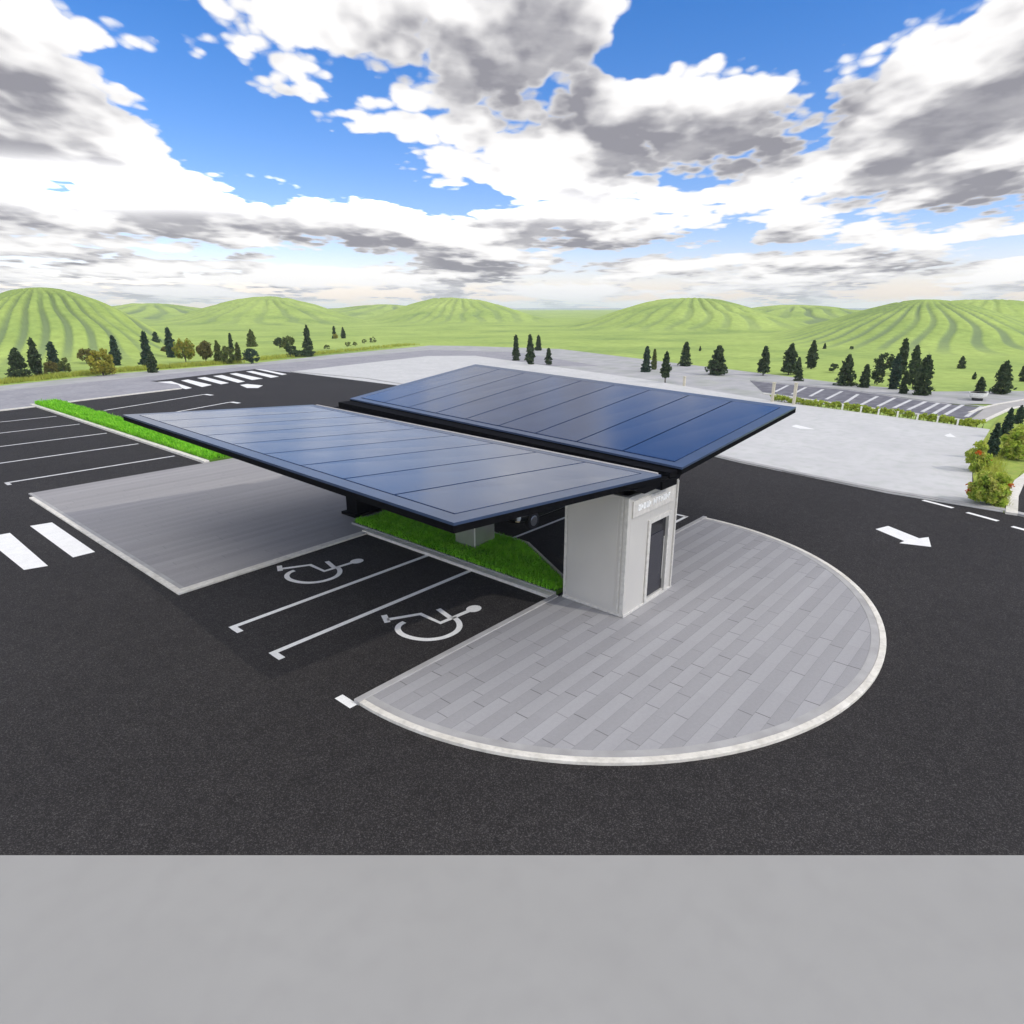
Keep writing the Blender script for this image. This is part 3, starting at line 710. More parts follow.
# ------------------------------------------------------------------ VEHICLES
def make_car(name, loc, rz, paint, label, L=4.2, Wd=1.72, H=1.46, lamp='chrome', van=False):
    car = empty(name, loc, label, 'car', rz=rz)
    # front of the car looks along local +X ; lofted lower body
    st = [(-.5, .42, .80, .80), (-.485, .30, .92, .90), (-.40, .24, .98, .97), (-.2, .22, .99, 1.), (.1, .22, .98, 1.), (.3, .22, .94, .99), (.42, .24, .84, .95), (.48, .30, .74, .86), (.5, .40, .62, .76)]
    if van: st = [(x, z0, max(z1, .86), w) for x, z0, z1, w in st]
    n = 12; b = MB(); vs = []
    for x, z0, z1, w in st:
        hw = Wd / 2 * w; zc = (z0 + z1) / 2
        for k in range(n):
            a = 2 * math.pi * (k + .5) / n
            cx, sx = math.cos(a), math.sin(a)
            vs.append((x * L, hw * math.copysign(abs(cx) ** .42, cx), zc + (z1 - z0) / 2 * math.copysign(abs(sx) ** .55, sx)))
    fs = []
    for i in range(len(st) - 1):
        for k in range(n): fs.append((i * n + k, (i + 1) * n + k, (i + 1) * n + (k + 1) % n, i * n + (k + 1) % n)[::-1])
    fs.append(tuple(range(n))); fs.append(tuple(range((len(st) - 1) * n, len(st) * n))[::-1])
    b.add(vs, fs); b.build('body', paint, car, smooth=True)
    # cabin: glass band with roof
    x0, x1, x2, x3 = (-.44, -.33, .10, .27) if not van else (-.49, -.46, .12, .28)
    zb, zt = .93, H
    def ring(z, f, wv): return [(x * L, y, z) for x, y in ((x0 + (x1 - x0) * f, -Wd / 2 * wv), (x3 + (x2 - x3) * f, -Wd / 2 * wv), (x3 + (x2 - x3) * f, Wd / 2 * wv), (x0 + (x1 - x0) * f, Wd / 2 * wv))]
    b = MB(); b.hexa(ring(zb - .04, 0, .93), ring(zt - .06, .92, .76)); b.build('window', M['carglass'], car, bevel=.04)
    b = MB(); b.hexa(ring(zt - .058, .93, .765), ring(zt, 1.05, .70)); b.build('roof', paint, car, bevel=.03)
    for sx in (-.30, .31):
        for sy in (-1, 1):
            wc = Vector((sx * L, sy * (Wd / 2 - .09), .32))
            b = MB(); b.tube([wc + Vector((0, -.10, 0)), wc + Vector((0, -.09, 0)), wc + Vector((0, .09, 0)), wc + Vector((0, .10, 0))], [.28, .32, .32, .28], 24)
            wh = b.build('wheel', M['black_soft'], car, smooth=False)
            b = MB(); o = Vector((0, sy * .101, 0)); b.tube([wc + o, wc + o * 1.12], [.2, .18], 16); b.build('rim', M['rim'], wh)
    for sy in (-1, 1):
        c = Vector((L * .478, sy * Wd * .37, .54)); b = MB()
        b.tube([c + Vector((-.03, 0, 0)), c + Vector((.03, 0, .005)), c + Vector((.055, 0, .01)), c + Vector((.065, 0, .01))], [.15, .15, .11, .03], 18)
        b.build('headlight', M[lamp], car, smooth=True)
        b = MB(); b.box(L * .47, L * .495, sy * Wd * .35 - .14, sy * Wd * .35 + .14, .40, .46); b.build('fog_lamp', M['lamp_amber'], car, bevel=.01)
        b = MB(); b.box(.14 * L, .18 * L, min(sy * Wd * .5, sy * Wd * .58), max(sy * Wd * .5, sy * Wd * .58), .92, 1.05); b.build('mirror', paint, car, bevel=.02)
    b = MB(); b.box(L * .488, L * .506, -Wd * .22, Wd * .22, .47, .62); b.build('grille', M['black_soft'], car, bevel=.01)
    b = MB(); b.box(-L * .506, -L * .49, -Wd * .4, Wd * .4, .68, .80); b.build('tail_light', plain('red_lens', (.4, .02, .02), .2), car)
    return car
make_car('parked_car', (19.35, 15.45, 0), math.pi, M['carpaint'], 'dark parked car with a bright round headlight half hidden beneath the canopy')
p = G(977, 400.5)
tub = empty('planter', (p.x, p.y, 0.02), 'round white planter tub on a dark base under the pine by the diagonal bays', 'planter')
b = MB(); b.tube([(0, 0, 0), (0, 0, .22), (0, 0, .24)], [.42, .42, .40], 20); b.build('base', M['black_soft'], tub)
b = MB(); b.tube([(0, 0, .242), (0, 0, .40), (0, 0, .66), (0, 0, .70), (0, 0, .70), (0, 0, .60)], [.50, .66, .74, .74, .66, .64], 28); b.build('bowl', M['post_white'], tub, smooth=False)

# ------------------------------------------------------------------ TREES AND SHRUBS
rng = random.Random(77)
def leaves(b, c, rad, n, size, rnd, mi=0, up=.0):
    """clump of leaf-sized faces around c"""
    for i in range(n):
        while True:
            q = Vector((rnd.uniform(-1, 1), rnd.uniform(-1, 1), rnd.uniform(-1, 1)))
            if q.length <= 1: break
        q = q * (.55 + .45 * q.length)
        p = c + Vector((q.x * rad[0], q.y * rad[1], q.z * rad[2]))
        a = Vector((rnd.gauss(0, 1), rnd.gauss(0, 1), rnd.gauss(0, .8))).normalized()
        e = a.orthogonal().normalized(); e = Matrix.Rotation(rnd.uniform(0, 6.28), 3, a) @ e
        f_ = a.cross(e); s = size * rnd.uniform(.6, 1.4)
        b.quad(p - e * s - f_ * s * .35, p + e * s * .2 - f_ * s * .6, p + e * s * 1.1 + f_ * s * .1, p + f_ * s * .55, mi)

def grow(name, kind, px, yb, yt, wpx, label, cat='tree', mat='conifer', trunk=.08, group=None, z0=0., lean=0., blossom=0, rich=1.):
    base = G(px, yb, z0)
    if z0 == 0.: base.z = max(TZ(base), -.05)
    D = depth(base)
    h = max(.25, top_z(base, px, yt) - base.z); w = wpx * math.hypot(D, CAMH) / F * 1.04
    rnd = random.Random(hash((px * 7919 + yb * 31)) & 0xffff)
    t = empty(name, base, label, cat, group)
    lf = max(h, w) * .05
    tb = MB(); cb = MB()
    r0 = max(.03, h * .022)
    if kind == 'conifer' or kind == 'column':
        top = Vector((lean * h, 0, h))
        pts = [Vector((lean * h * k, math.sin(k * 3) * .01 * h, h * k * .97)) for k in (0, .25, .5, .75, 1)]
        tb.tube(pts, [r0, r0 * .8, r0 * .55, r0 * .3, r0 * .08], 7)
        nt_ = max(7, int(11 * rich)); z_lo = trunk
        for i in range(nt_):
            k = z_lo + (1 - z_lo) * (i + .3) / nt_
            kk = (k - z_lo) / (1 - z_lo)
            if kind == 'conifer': env = (1 - kk) ** .62 * (.6 + .45 * min(1, kk * 6 + .55)) 
            else: env = (1 - kk ** 2.2) * (.62 + .38 * math.sin(min(1, kk * 1.6) * math.pi * .5)) * .9
            rad = w / 2 * max(.10, env) * rnd.uniform(.78, 1.12)
            c0 = Vector((lean * h * k, 0, h * k))
            nb = 6 if rad > .12 * w else 3
            off = rnd.uniform(0, 6.28)
            for j in range(nb):
                a = off + 6.283 * j / nb + rnd.uniform(-.35, .35)
                if rnd.random() < .12: continue
                l = rad * rnd.uniform(.7, 1.12)
                e = c0 + Vector((math.cos(a) * l, math.sin(a) * l, -l * rnd.uniform(.12, .4)))
                if kind == 'conifer' and l > .1: tb.tube([c0, e], [r0 * .22, r0 * .05], 4, cap=False)
                m_ = c0.lerp(e, .62)
                leaves(cb, m_, (l * .42 + lf * .3, l * .42 + lf * .3, (h * (1 - z_lo) / nt_) * .72), int(20 * rich), lf, rnd)
                leaves(cb, e, (lf * 1.1,) * 2 + (lf * .7,), int(4 * rich), lf * .8, rnd)
        leaves(cb, top - Vector((0, 0, h * .03)), (w * .05, w * .05, h * .04), 8, lf * .6, rnd)
        tb.build('trunk', M['bark'], t, smooth=True); cb.build('crown', M[mat], t)
    else:                                         # broad crowns and shrubs
        zc = trunk
        for j in range(5):
            a = rnd.uniform(0, 6.28); e = Vector((math.cos(a) * w * .25, math.sin(a) * w * .25, h * rnd.uniform(.55, .85)))
            s_ = Vector((0, 0, 0)) if kind == 'shrub' else Vector((0, 0, h * zc * .8))
            tb.tube([s_, s_.lerp(e, .5) + Vector((0, 0, h * .05)), e], [r0 * .7, r0 * .45, r0 * .12], 5, cap=False)
        if kind != 'shrub': tb.tube([(0, 0, 0), (0, 0, h * zc * .85)], [r0 * 1.2, r0 * .9], 7)
        nc = int(34 * rich); ctr = Vector((0, 0, h * (zc + (1 - zc) * .5)))
        for j in range(nc):
            while True:
                q = Vector((rnd.uniform(-1, 1), rnd.uniform(-1, 1), rnd.uniform(-1, 1)))
                if .25 < q.length <= 1: break
            q = q.normalized() * (q.length ** .6) * .82
            if kind == 'shrub' and q.z < 0: g_ = min(1.6, .92 / max(.3, (1 - min(.95, abs(q.z))) ** .5)); q.x *= g_; q.y *= g_; q.z *= 1.08
            c = ctr + Vector((q.x * w / 2, q.y * w / 2, q.z * h * (1 - zc) / 2))
            leaves(cb, c, (w * .14, w * .14, h * .12), int(44 * rich), lf * .95, rnd)
        tb.build('stem' if kind == 'shrub' else 'trunk', M['bark'], t, smooth=True)
        cb.build('foliage' if kind == 'shrub' else 'crown', M[mat], t)
        for j in range(blossom):
            a = rnd.uniform(0, 6.28); q = Vector((math.cos(a) * w * .42, math.sin(a) * w * .42, h * rnd.uniform(.3, .75)))
            fb = MB(); leaves(fb, q, (.17, .17, .12), 60, .05, rnd); fb.build('blossom', M['flower'], t)
    return t
GL_, GR_, GM_ = 'trees along the left edge of the meadow', 'trees along the right edge of the meadow', 'young conifers behind the canopy'
T = grow
# left edge, from the left frame side inward
T('pine_tree', 'conifer', 20.3, 379.5, 348, 21, 'loose dark pine with a bare trunk, leftmost tree in the photo', trunk=.18, group=GL_)
T('conifer_tree', 'column', 38.5, 377.5, 338, 13, 'tall narrow dark conifer right beside the leftmost pine', trunk=.03, group=GL_)
T('conifer_tree', 'conifer', 55.5, 371, 341.5, 13, 'pointed green conifer rising behind the reddish brown shrub', mat='conifer_blue', trunk=.05, group=GL_)
T('shrub', 'shrub', 52, 375, 360.5, 15, 'low reddish brown shrub in front of the pointed green conifer', 'shrub', 'brown', .0)
T('shrub', 'shrub', 65, 372, 357, 11, 'dark green rounded shrub right of the reddish brown shrub', 'shrub', 'conifer_mid', .0)
T('shrub', 'round', 87, 364, 347, 15, 'round dark brown bush behind the big golden olive bush', 'shrub', 'brown', .08)
T('shrub', 'shrub', 103.5, 375.5, 347.5, 24, 'largest golden olive bush on the left meadow edge', 'shrub', 'olive', .0, rich=1.3)
T('conifer_tree', 'column', 117, 365, 335.5, 11, 'slim bluish conifer right of the big golden olive bush', mat='conifer_blue', trunk=.03, group=GL_)
T('conifer_tree', 'conifer', 148.5, 367, 332, 11, 'tall spire shaped conifer behind the dark shrub near the crosswalk', mat='conifer_blue', trunk=.03, group=GL_)
T('conifer_tree', 'column', 153, 372.5, 351, 13, 'short ragged dark conifer standing at the edge of the lane near the crosswalk', trunk=.03, group=GL_)
T('conifer_tree', 'conifer', 157.5, 351, 331.5, 9, 'small pale bluish conifer set back between two taller ones on the left', mat='conifer_blue', trunk=.03, group=GL_)
T('conifer_tree', 'column', 171.5, 357, 327.5, 12, 'tall dark conifer left of the round orange tinged tree', mat='conifer_blue', trunk=.04, group=GL_)
T('shrub', 'shrub', 166.5, 354, 346, 9, 'small reddish shrub at the foot of a tall dark conifer', 'shrub', 'brown', .0)
T('round_tree', 'round', 186, 362.5, 338, 19, 'round green tree with an orange tinge above the far crosswalk', mat='autumn', trunk=.10, group=GL_, rich=1.2)
T('round_tree', 'round', 206, 361.5, 340, 15.5, 'round brownish olive tree left of the dense olive shrubs', mat='brown', trunk=.10, group=GL_, rich=1.2)
T('shrub', 'column', 219, 363, 340.5, 10, 'upright olive shrub, left one of three merged shrubs', 'shrub', 'conifer_mid', .0)
T('shrub', 'shrub', 228.5, 363.5, 344, 15, 'wide olive shrub in the middle of three merged shrubs', 'shrub', 'conifer_mid', .0)
T('shrub', 'column', 239, 362.5, 342.5, 9, 'upright olive shrub, right one of three merged shrubs', 'shrub', 'conifer_mid', .0)
T('conifer_tree', 'conifer', 231.5, 350, 333, 4.5, 'thin dark spire of a conifer poking up behind the three merged shrubs', trunk=.02, group=GL_)
T('conifer_tree', 'conifer', 252, 346, 329, 11, 'small olive conifer standing alone in the meadow above a dark bush', mat='conifer_mid', trunk=.04, group=GL_)
T('shrub', 'shrub', 252, 363.5, 347.5, 15, 'dark bluish bush at the lane edge above the end of the crosswalk', 'shrub', 'conifer_blue', .0)
T('shrub', 'shrub', 279.5, 348, 337.5, 11, 'small dark bush left of an upright olive shrub', 'shrub', 'conifer', .0)
T('shrub', 'shrub', 289, 350, 334.5, 13, 'upright olive shrub between a dark bush and the ring hedge', 'shrub', 'conifer_mid', .0)
T('shrub', 'shrub', 291.5, 355, 342, 10, 'dark shrub at the left end of the low ring hedge', 'shrub', 'conifer', .0)
T('low_hedge', 'shrub', 301, 356, 350, 25, 'low dark hedge curving in front of a slim conifer', 'hedge', 'conifer', .0)
T('conifer_tree', 'conifer', 308.5, 352, 325, 9, 'slim dark conifer at the right end of the low ring hedge', trunk=.02, group=GL_)
T('conifer_tree', 'conifer', 334.5, 338, 326, 5.5, 'tiny conifer with a reddish bush at its foot', trunk=.02, group=GL_)
T('shrub', 'shrub', 335.5, 338.6, 333, 5, 'tiny reddish bush at the foot of a tiny conifer', 'shrub', 'olive', .0)
T('conifer_tree', 'conifer', 343.5, 338, 327, 5.5, 'tiny dark conifer, rightmost of the two tiny ones in the meadow', trunk=.02, group=GL_)
for (px, yb, yt, w, lb) in ((327, 349, 344.5, 6, 'tuft of yellow green scrub at the left end of the far scrub row'), (348, 346, 341.5, 6, 'small green bush, left of three in the far scrub row'),
                            (355, 345.5, 341.5, 5, 'small green bush, right one of a close pair in the far scrub row'), (364.5, 343.5, 339, 5, 'small green bush standing just right of a gap in the far scrub row'), (373, 342.5, 336.5, 6.5, 'ragged dark bush at the right end of the far scrub row')):
    T('shrub', 'shrub', px, yb, yt, w, lb, 'shrub', 'conifer_mid', .0, 'far scrub row', rich=.7)
# behind the canopy
T('conifer_tree', 'conifer', 515.8, 360.5, 335, 7, 'slender dark conifer, leftmost of the four behind the roof', trunk=.05, group=GM_)
T('conifer_tree', 'column', 530, 364.5, 334.5, 10, 'tallest dark conifer of the four behind the middle of the roof', trunk=.04, group=GM_)
T('conifer_tree', 'conifer', 538.5, 350.5, 335, 7, 'small conifer set back behind the tallest of the four', trunk=.04, group=GM_)
T('conifer_tree', 'conifer', 548.5, 365, 348, 8.5, 'short conifer on a thin trunk, rightmost of the four behind the roof', trunk=.12, group=GM_)
T('conifer_tree', 'conifer', 646, 372, 346, 9.5, 'greyish cone shaped conifer, left of the group of three behind the roof', mat='conifer_blue', trunk=.03, group=GM_)
T('conifer_tree', 'conifer', 653.7, 369.5, 349, 5.5, 'very thin conifer between two fuller ones behind the roof', mat='conifer_mid', trunk=.03, group=GM_)
T('conifer_tree', 'column', 665, 383, 352, 11, 'drop shaped conifer on a clear thin trunk right above the roof edge', trunk=.24, group=GM_)
T('conifer_tree', 'conifer', 685, 366, 342, 13, 'knobbly conifer standing alone between the roof edge and the meadow', trunk=.04, group=GM_)
T('conifer_tree', 'conifer', 700, 350.5, 346, 3, 'tiny far conifer in the meadow above the roof edge', trunk=.02)
T('pine_tree', 'conifer', 717, 375, 345.5, 22, 'broad loose pine with spreading lower limbs above the roof corner', trunk=.1, group=GM_, rich=1.2)
# right edge
T('conifer_tree', 'conifer', 763, 375.5, 346.5, 12, 'small knob topped conifer on a short trunk, nearest the right roof corner', trunk=.18, group=GR_)
T('pine_tree', 'conifer', 788.5, 374.5, 343.5, 18, 'wide knob topped pine left of a short dark conifer on the right meadow edge', trunk=.14, group=GR_)
T('conifer_tree', 'conifer', 797.5, 374, 357, 8, 'narrow conifer leaning against the wide knob topped pine', trunk=.05, group=GR_)
T('conifer_tree', 'conifer', 798.5, 381, 368, 11, 'short squat dark conifer at the foot of the wide knob topped pine', trunk=.03, group=GR_)
T('conifer_tree', 'column', 810.8, 368.5, 340.5, 12, 'dark conifer with a thin spire top set back in the meadow', trunk=.08, group=GR_)
T('conifer_tree', 'conifer', 824.5, 348.5, 343, 4, 'tiny dark conifer far out in the right meadow', trunk=.02)
T('shrub', 'shrub', 851.5, 349.5, 346, 4, 'tiny dark bush far out in the meadow below the right hill', 'shrub', 'conifer')
T('conifer_tree', 'conifer', 845, 385.5, 354.5, 19, 'wide layered dark conifer with a small bush at its left', trunk=.02, group=GR_)
T('shrub', 'shrub', 833, 372, 363, 9, 'small dark bush touching the left of the wide layered conifer', 'shrub', 'conifer')
T('conifer_tree', 'conifer', 864, 387.5, 364, 11, 'short pointed conifer standing between the layered conifer and the big cluster', trunk=.04, group=GR_)
T('round_tree', 'round', 882.5, 373, 352.5, 18, 'round topped dark tree at the upper left of the big cluster', mat='conifer', trunk=.05, group=GR_)
T('shrub', 'shrub', 877, 384.5, 367, 12, 'dark bush under the round topped tree in the big cluster', 'shrub', 'conifer')
T('conifer_tree', 'column', 900, 374, 338.5, 13, 'tallest conifer of the big cluster at the meadow edge', trunk=.03, group=GR_)
T('conifer_tree', 'column', 893, 389, 355, 14, 'bluish conifer in front left of the tallest one in the big cluster', mat='conifer_blue', trunk=.03, group=GR_)
T('conifer_tree', 'column', 903, 393.5, 371, 11, 'low dark conifer in the front middle of the big cluster', trunk=.03, group=GR_)
T('conifer_tree', 'column', 912.5, 376, 345, 13, 'second tallest conifer, right of the tallest in the big cluster', trunk=.03, group=GR_)
T('shrub', 'shrub', 912.5, 387, 373, 9, 'dark bush between the two front conifers of the big cluster', 'shrub', 'conifer')
T('conifer_tree', 'conifer', 921, 395, 354, 19, 'wide sloping conifer at the right end of the big cluster', trunk=.02, group=GR_)
T('conifer_tree', 'conifer', 961, 368, 356, 9, 'small squat conifer alone in the meadow right of the big cluster', trunk=.03, group=GR_)
T('conifer_tree', 'column', 974, 379, 372, 5, 'little round topped conifer just behind the pine over the white planter', trunk=.03)
T('pine_tree', 'conifer', 978, 399, 377, 12, 'dark pine standing over the round white planter tub', trunk=.3, group=GR_)
T('pine_tree', 'conifer', 1000, 394, 361, 20, 'full dark pine on a short trunk near the right frame side', trunk=.1, group=GR_)
T('conifer_tree', 'column', 1022.5, 381, 360, 9, 'dark conifer cut by the right frame side', trunk=.02, group=GR_)
# front right garden
T('conifer_tree', 'column', 990.5, 459, 424, 11, 'near dark green conifer leaning right at the corner of the pale lot', mat='conifer_blue', trunk=.02, z0=.05, lean=.05, rich=1.5)
T('conifer_tree', 'column', 1005, 438, 408.5, 11, 'second leaning conifer just behind the near one at the lot corner', mat='conifer_blue', trunk=.02, z0=.05, lean=.05, rich=1.3)
T('conifer_tree', 'column', 1018, 424, 405, 13, 'small bluish conifer at the right frame side behind the olive bush', mat='conifer_blue', trunk=.02, z0=.03)
T('shrub', 'shrub', 1016, 459, 424, 30, 'large yellow green bush at the right frame side', 'shrub', 'garden', .0, z0=.05, rich=1.8)
T('flower_shrub', 'shrub', 976, 471, 441, 22, 'yellow green shrub with orange blossom, upper one at the edge of the pale lot', 'shrub', 'garden', .0, z0=.05, blossom=3, rich=1.4)
T('flower_shrub', 'shrub', 986, 504, 470, 36, 'spreading shrub with orange red blossom above the dashed road line', 'shrub', 'garden', .0, z0=.05, blossom=5, rich=1.9)

# clipped hedge in front of the diagonal bays
hp = [(770, 400.5), (786, 402.5), (804, 405), (823, 407.5), (842, 409.5), (860, 412), (878, 414.5), (897, 417), (917, 419.7), (937, 422.3), (957, 425.2), (985, 428.5)]
words = ['first', 'second', 'third', 'fourth', 'fifth', 'sixth', 'seventh', 'eighth', 'ninth', 'tenth', 'eleventh']
for i in range(len(hp) - 1):
    a, c = G(*hp[i]), G(*hp[i + 1])
    d = c - a; L_ = d.length; mid = (a + c) / 2
    t = empty('hedge_section', mid, f'low clipped yellow green hedge section beside the pale lot, {words[i]} counted from the roof corner', 'hedge', 'hedge sections along the pale lot', math.atan2(d.y, d.x))
    rnd = random.Random(500 + i); b = MB()
    for k in range(int(L_ * 16)):
        leaves(b, Vector((rnd.uniform(-.44, .44) * L_, rnd.uniform(-.22, .22), rnd.uniform(.12, .5))), (.16, .16, .12), 16, .10, rnd)
    b.build('foliage', M['hedge'], t)
    for k in range(5):
        b = MB(); b.tube([(L_ * (-.4 + .2 * k), 0, 0), (L_ * (-.4 + .2 * k) + .05, .03, .4)], [.025, .012], 5); b.build('stem', M['bark'], t)

for i, (px, yb) in enumerate([(842, 410.5), (860.5, 413), (878, 415.5), (897, 418), (917, 420.5), (937, 423), (957, 426)]):
    p = G(px, yb); b = MB(); b.box(-.05, .05, -.05, .05, 0, .46); b.box(-.07, .07, -.07, .07, .462, .51)
    o = b.build('bollard', M['post_white'], None, bevel=.01); o.location = p
    meta(o, f'small white post in the hedge gap, {words[i]} of the row from the left', 'bollard', 'white posts between the hedge sections')
for px, yb, yt, lb in ((772, 402, 383, 'tan gate post left of the matching one behind the roof corner'), (793.5, 405, 383.5, 'tan gate post right of the matching one behind the roof corner'), (684, 386, 377, 'short tan post below the knobbly lone conifer')):
    p = G(px, yb); h = top_z(p, px, yt); b = MB()
    b.box(-.11, .11, -.11, .11, 0, h); b.box(-.15, .15, -.15, .15, h, h + .06)
    o = b.build('gate_post', M['post'], None, bevel=.01); o.location = p; meta(o, lb, 'post', 'tan posts behind the roof')

# rough yellow grass along the meadow edge and in the garden
def tufts(name, label, areas, seed, hmin, hmax, dens, bw):
    rnd = random.Random(seed); b = MB()
    for (a, c, d, n) in areas:
        a, c = G(*a), G(*c); along = c - a; nrm = Vector((-along.y, along.x, 0)).normalized()
        for i in range(n):
            p = a + along * rnd.random() + nrm * rnd.uniform(0, d)
            for k in range(6):
                h = rnd.uniform(hmin, hmax); t_ = rnd.uniform(0, 6.28); s = Vector((math.cos(t_), math.sin(t_), 0))
                q = p + Vector((rnd.gauss(0, .12), rnd.gauss(0, .12), -.04)); w = Vector((-s.y, s.x, 0)) * bw
                b.add([q - w, q + w, q + s * h * .5 + Vector((0, 0, h))], [(0, 1, 2)])
    o = b.build(name, M['tuft']); o['kind'] = 'stuff'; o['label'] = label
tufts('meadow_grass', 'rough yellow green grass along the edge of the meadow', [((-40, 388), (120, 372), 3., 900), ((120, 372), (245, 362.5), 3.5, 1100), ((255, 361), (330, 353.5), 4, 500), ((330, 353.5), (420, 344.5), 4, 400)], 5, .25, .6, 1, .05)
tufts('garden_grass', 'long yellow green grass in the garden at the right', [((992, 506), (986, 470), -.4, 300), ((999, 488), (1003, 445), .9, 300)], 6, .2, .55, 1, .018)

# ------------------------------------------------------------------ SKY, SUN, CAMERA
SUN_EL = R(41); to_sun = Vector((.28, -1, 0)).normalized()
world = bpy.data.worlds.new('World'); scene.world = world; world.use_nodes = True
world.cycles.sampling_method = 'MANUAL'; world.cycles.sample_map_resolution = 512
nt = world.node_tree; N, L = nt.nodes, nt.links
for q in list(N): N.remove(q)
out = N.new('ShaderNodeOutputWorld'); bg = N.new('ShaderNodeBackground'); L.new(bg.outputs[0], out.inputs['Surface'])
SKY = .1
bg.inputs['Strength'].default_value = SKY
sky = N.new('ShaderNodeTexSky'); sky.sky_type = 'NISHITA'; sky.sun_disc = False
sky.sun_elevation = SUN_EL; sky.sun_rotation = math.atan2(to_sun.x, to_sun.y); sky.altitude = 300; sky.air_density = 1.; sky.dust_density = .3; sky.ozone_density = 2.
def math_n(op, a, b_=None, c=None, clamp=False):
    n = N.new('ShaderNodeMath'); n.operation = op; n.use_clamp = clamp
    for i, q in enumerate((a, b_, c)):
        if q is None: continue
        if isinstance(q, (int, float)): n.inputs[i].default_value = q
        else: L.new(q, n.inputs[i])
    return n.outputs[0]
def smooth(x, a, b_, t0=0., t1=1.):
    n = N.new('ShaderNodeMapRange'); n.interpolation_type = 'SMOOTHSTEP'
    L.new(x, n.inputs['Value'])
    n.inputs['From Min'].default_value = a; n.inputs['From Max'].default_value = b_; n.inputs['To Min'].default_value = t0; n.inputs['To Max'].default_value = t1
    return n.outputs['Result']
def mixc(f, a, b_):
    n = N.new('ShaderNodeMix'); n.data_type = 'RGBA'
    if isinstance(f, (int, float)): n.inputs['Factor'].default_value = f
    else: L.new(f, n.inputs['Factor'])
    for i, q in ((6, a), (7, b_)):
        if isinstance(q, tuple): n.inputs[i].default_value = (*q, 1)
        else: L.new(q, n.inputs[i])
    return n.outputs[2]
tc = N.new('ShaderNodeTexCoord')
vr = N.new('ShaderNodeVectorRotate'); vr.rotation_type = 'Z_AXIS'; vr.inputs['Angle'].default_value = -R(41)
L.new(tc.outputs['Generated'], vr.inputs['Vector'])
nrm = N.new('ShaderNodeVectorMath'); nrm.operation = 'NORMALIZE'; L.new(vr.outputs['Vector'], nrm.inputs[0])
sp = N.new('ShaderNodeSeparateXYZ'); L.new(nrm.outputs['Vector'], sp.inputs[0])
dx_, dy_, dz_ = sp.outputs
zpos = math_n('MAXIMUM', dz_, 0.)
az = math_n('ARCTAN2', dy_, dx_)
def angs(px, py):
    d = ray(px, py).normalized()
    f_ = d.x * FW.x + d.y * FW.y; l = -(d.x * RT.x + d.y * RT.y)
    return math.atan2(l, f_), d.z
# the big openings and banks of this cloudscape (position, extent, amount)
BANKS = [((820, -110), (.42, .075), -.34), ((275, 150), (.16, .040), -.24), ((135, 78), (.07, .025), -.16), ((60, 0), (.10, .025), -.16), ((800, 0), (.22, .075), -.30), ((630, 50), (.045, .045), -.26), ((470, 200), (.08, .014), -.12), ((750, 225), (.17, .013), -.17), ((330, 95), (.05, .02), -.12),  # first opening, above the frame, added to make the right wing's reflections bluer
         ((470, 45), (.20, .08), .30), ((1000, 40), (.14, .10), .16), ((40, 110), (.15, .07), .18), ((600, 140), (.25, .05), .12), ((960, 110), (.22, .09), .22), ((200, 218), (.36, .026), .22), ((130, 178), (.08, .02), .08), ((760, 170), (.3, .03), .14), ((900, 215), (.2, .02), .05), ((400, 235), (.4, .02), .10), ((520, 268), (.8, .010), .06), ((520, 251), (.8, .006), -.07), ((300, 285), (.6, .006), -.05), ((330, 20), (.10, .03), .10)]
TH = .46
def banks_only(lst, z=None):
    z = zpos if z is None else z
    tot = None
    for (pp, (sa, sz), am) in lst:
        a0, z0 = angs(*pp)
        v = N.new('ShaderNodeCombineXYZ'); L.new(az, v.inputs[0]); L.new(z, v.inputs[1])
        w = N.new('ShaderNodeVectorMath'); w.operation = 'MULTIPLY_ADD'
        L.new(v.outputs[0], w.inputs[0]); w.inputs[1].default_value = (1 / sa, 1 / sz, 0); w.inputs[2].default_value = (-a0 / sa, -z0 / sz, 0)
        dt = N.new('ShaderNodeVectorMath'); dt.operation = 'DOT_PRODUCT'; L.new(w.outputs[0], dt.inputs[0]); L.new(w.outputs[0], dt.inputs[1])
        e = math_n('POWER', .3679, dt.outputs['Value'])
        tot = math_n('MULTIPLY', e, am) if tot is None else math_n('MULTIPLY_ADD', e, am, tot)
    return tot
def banks_field(z):
    tot = banks_only(BANKS, z)
    return math_n('ADD', math_n('ADD', tot, smooth(z, .0, .17, .10, 0.)), smooth(z, .55, .8, 0., .16))  # last term: unseen overhead cloud added to make the ambient light less blue
field = banks_field(zpos)
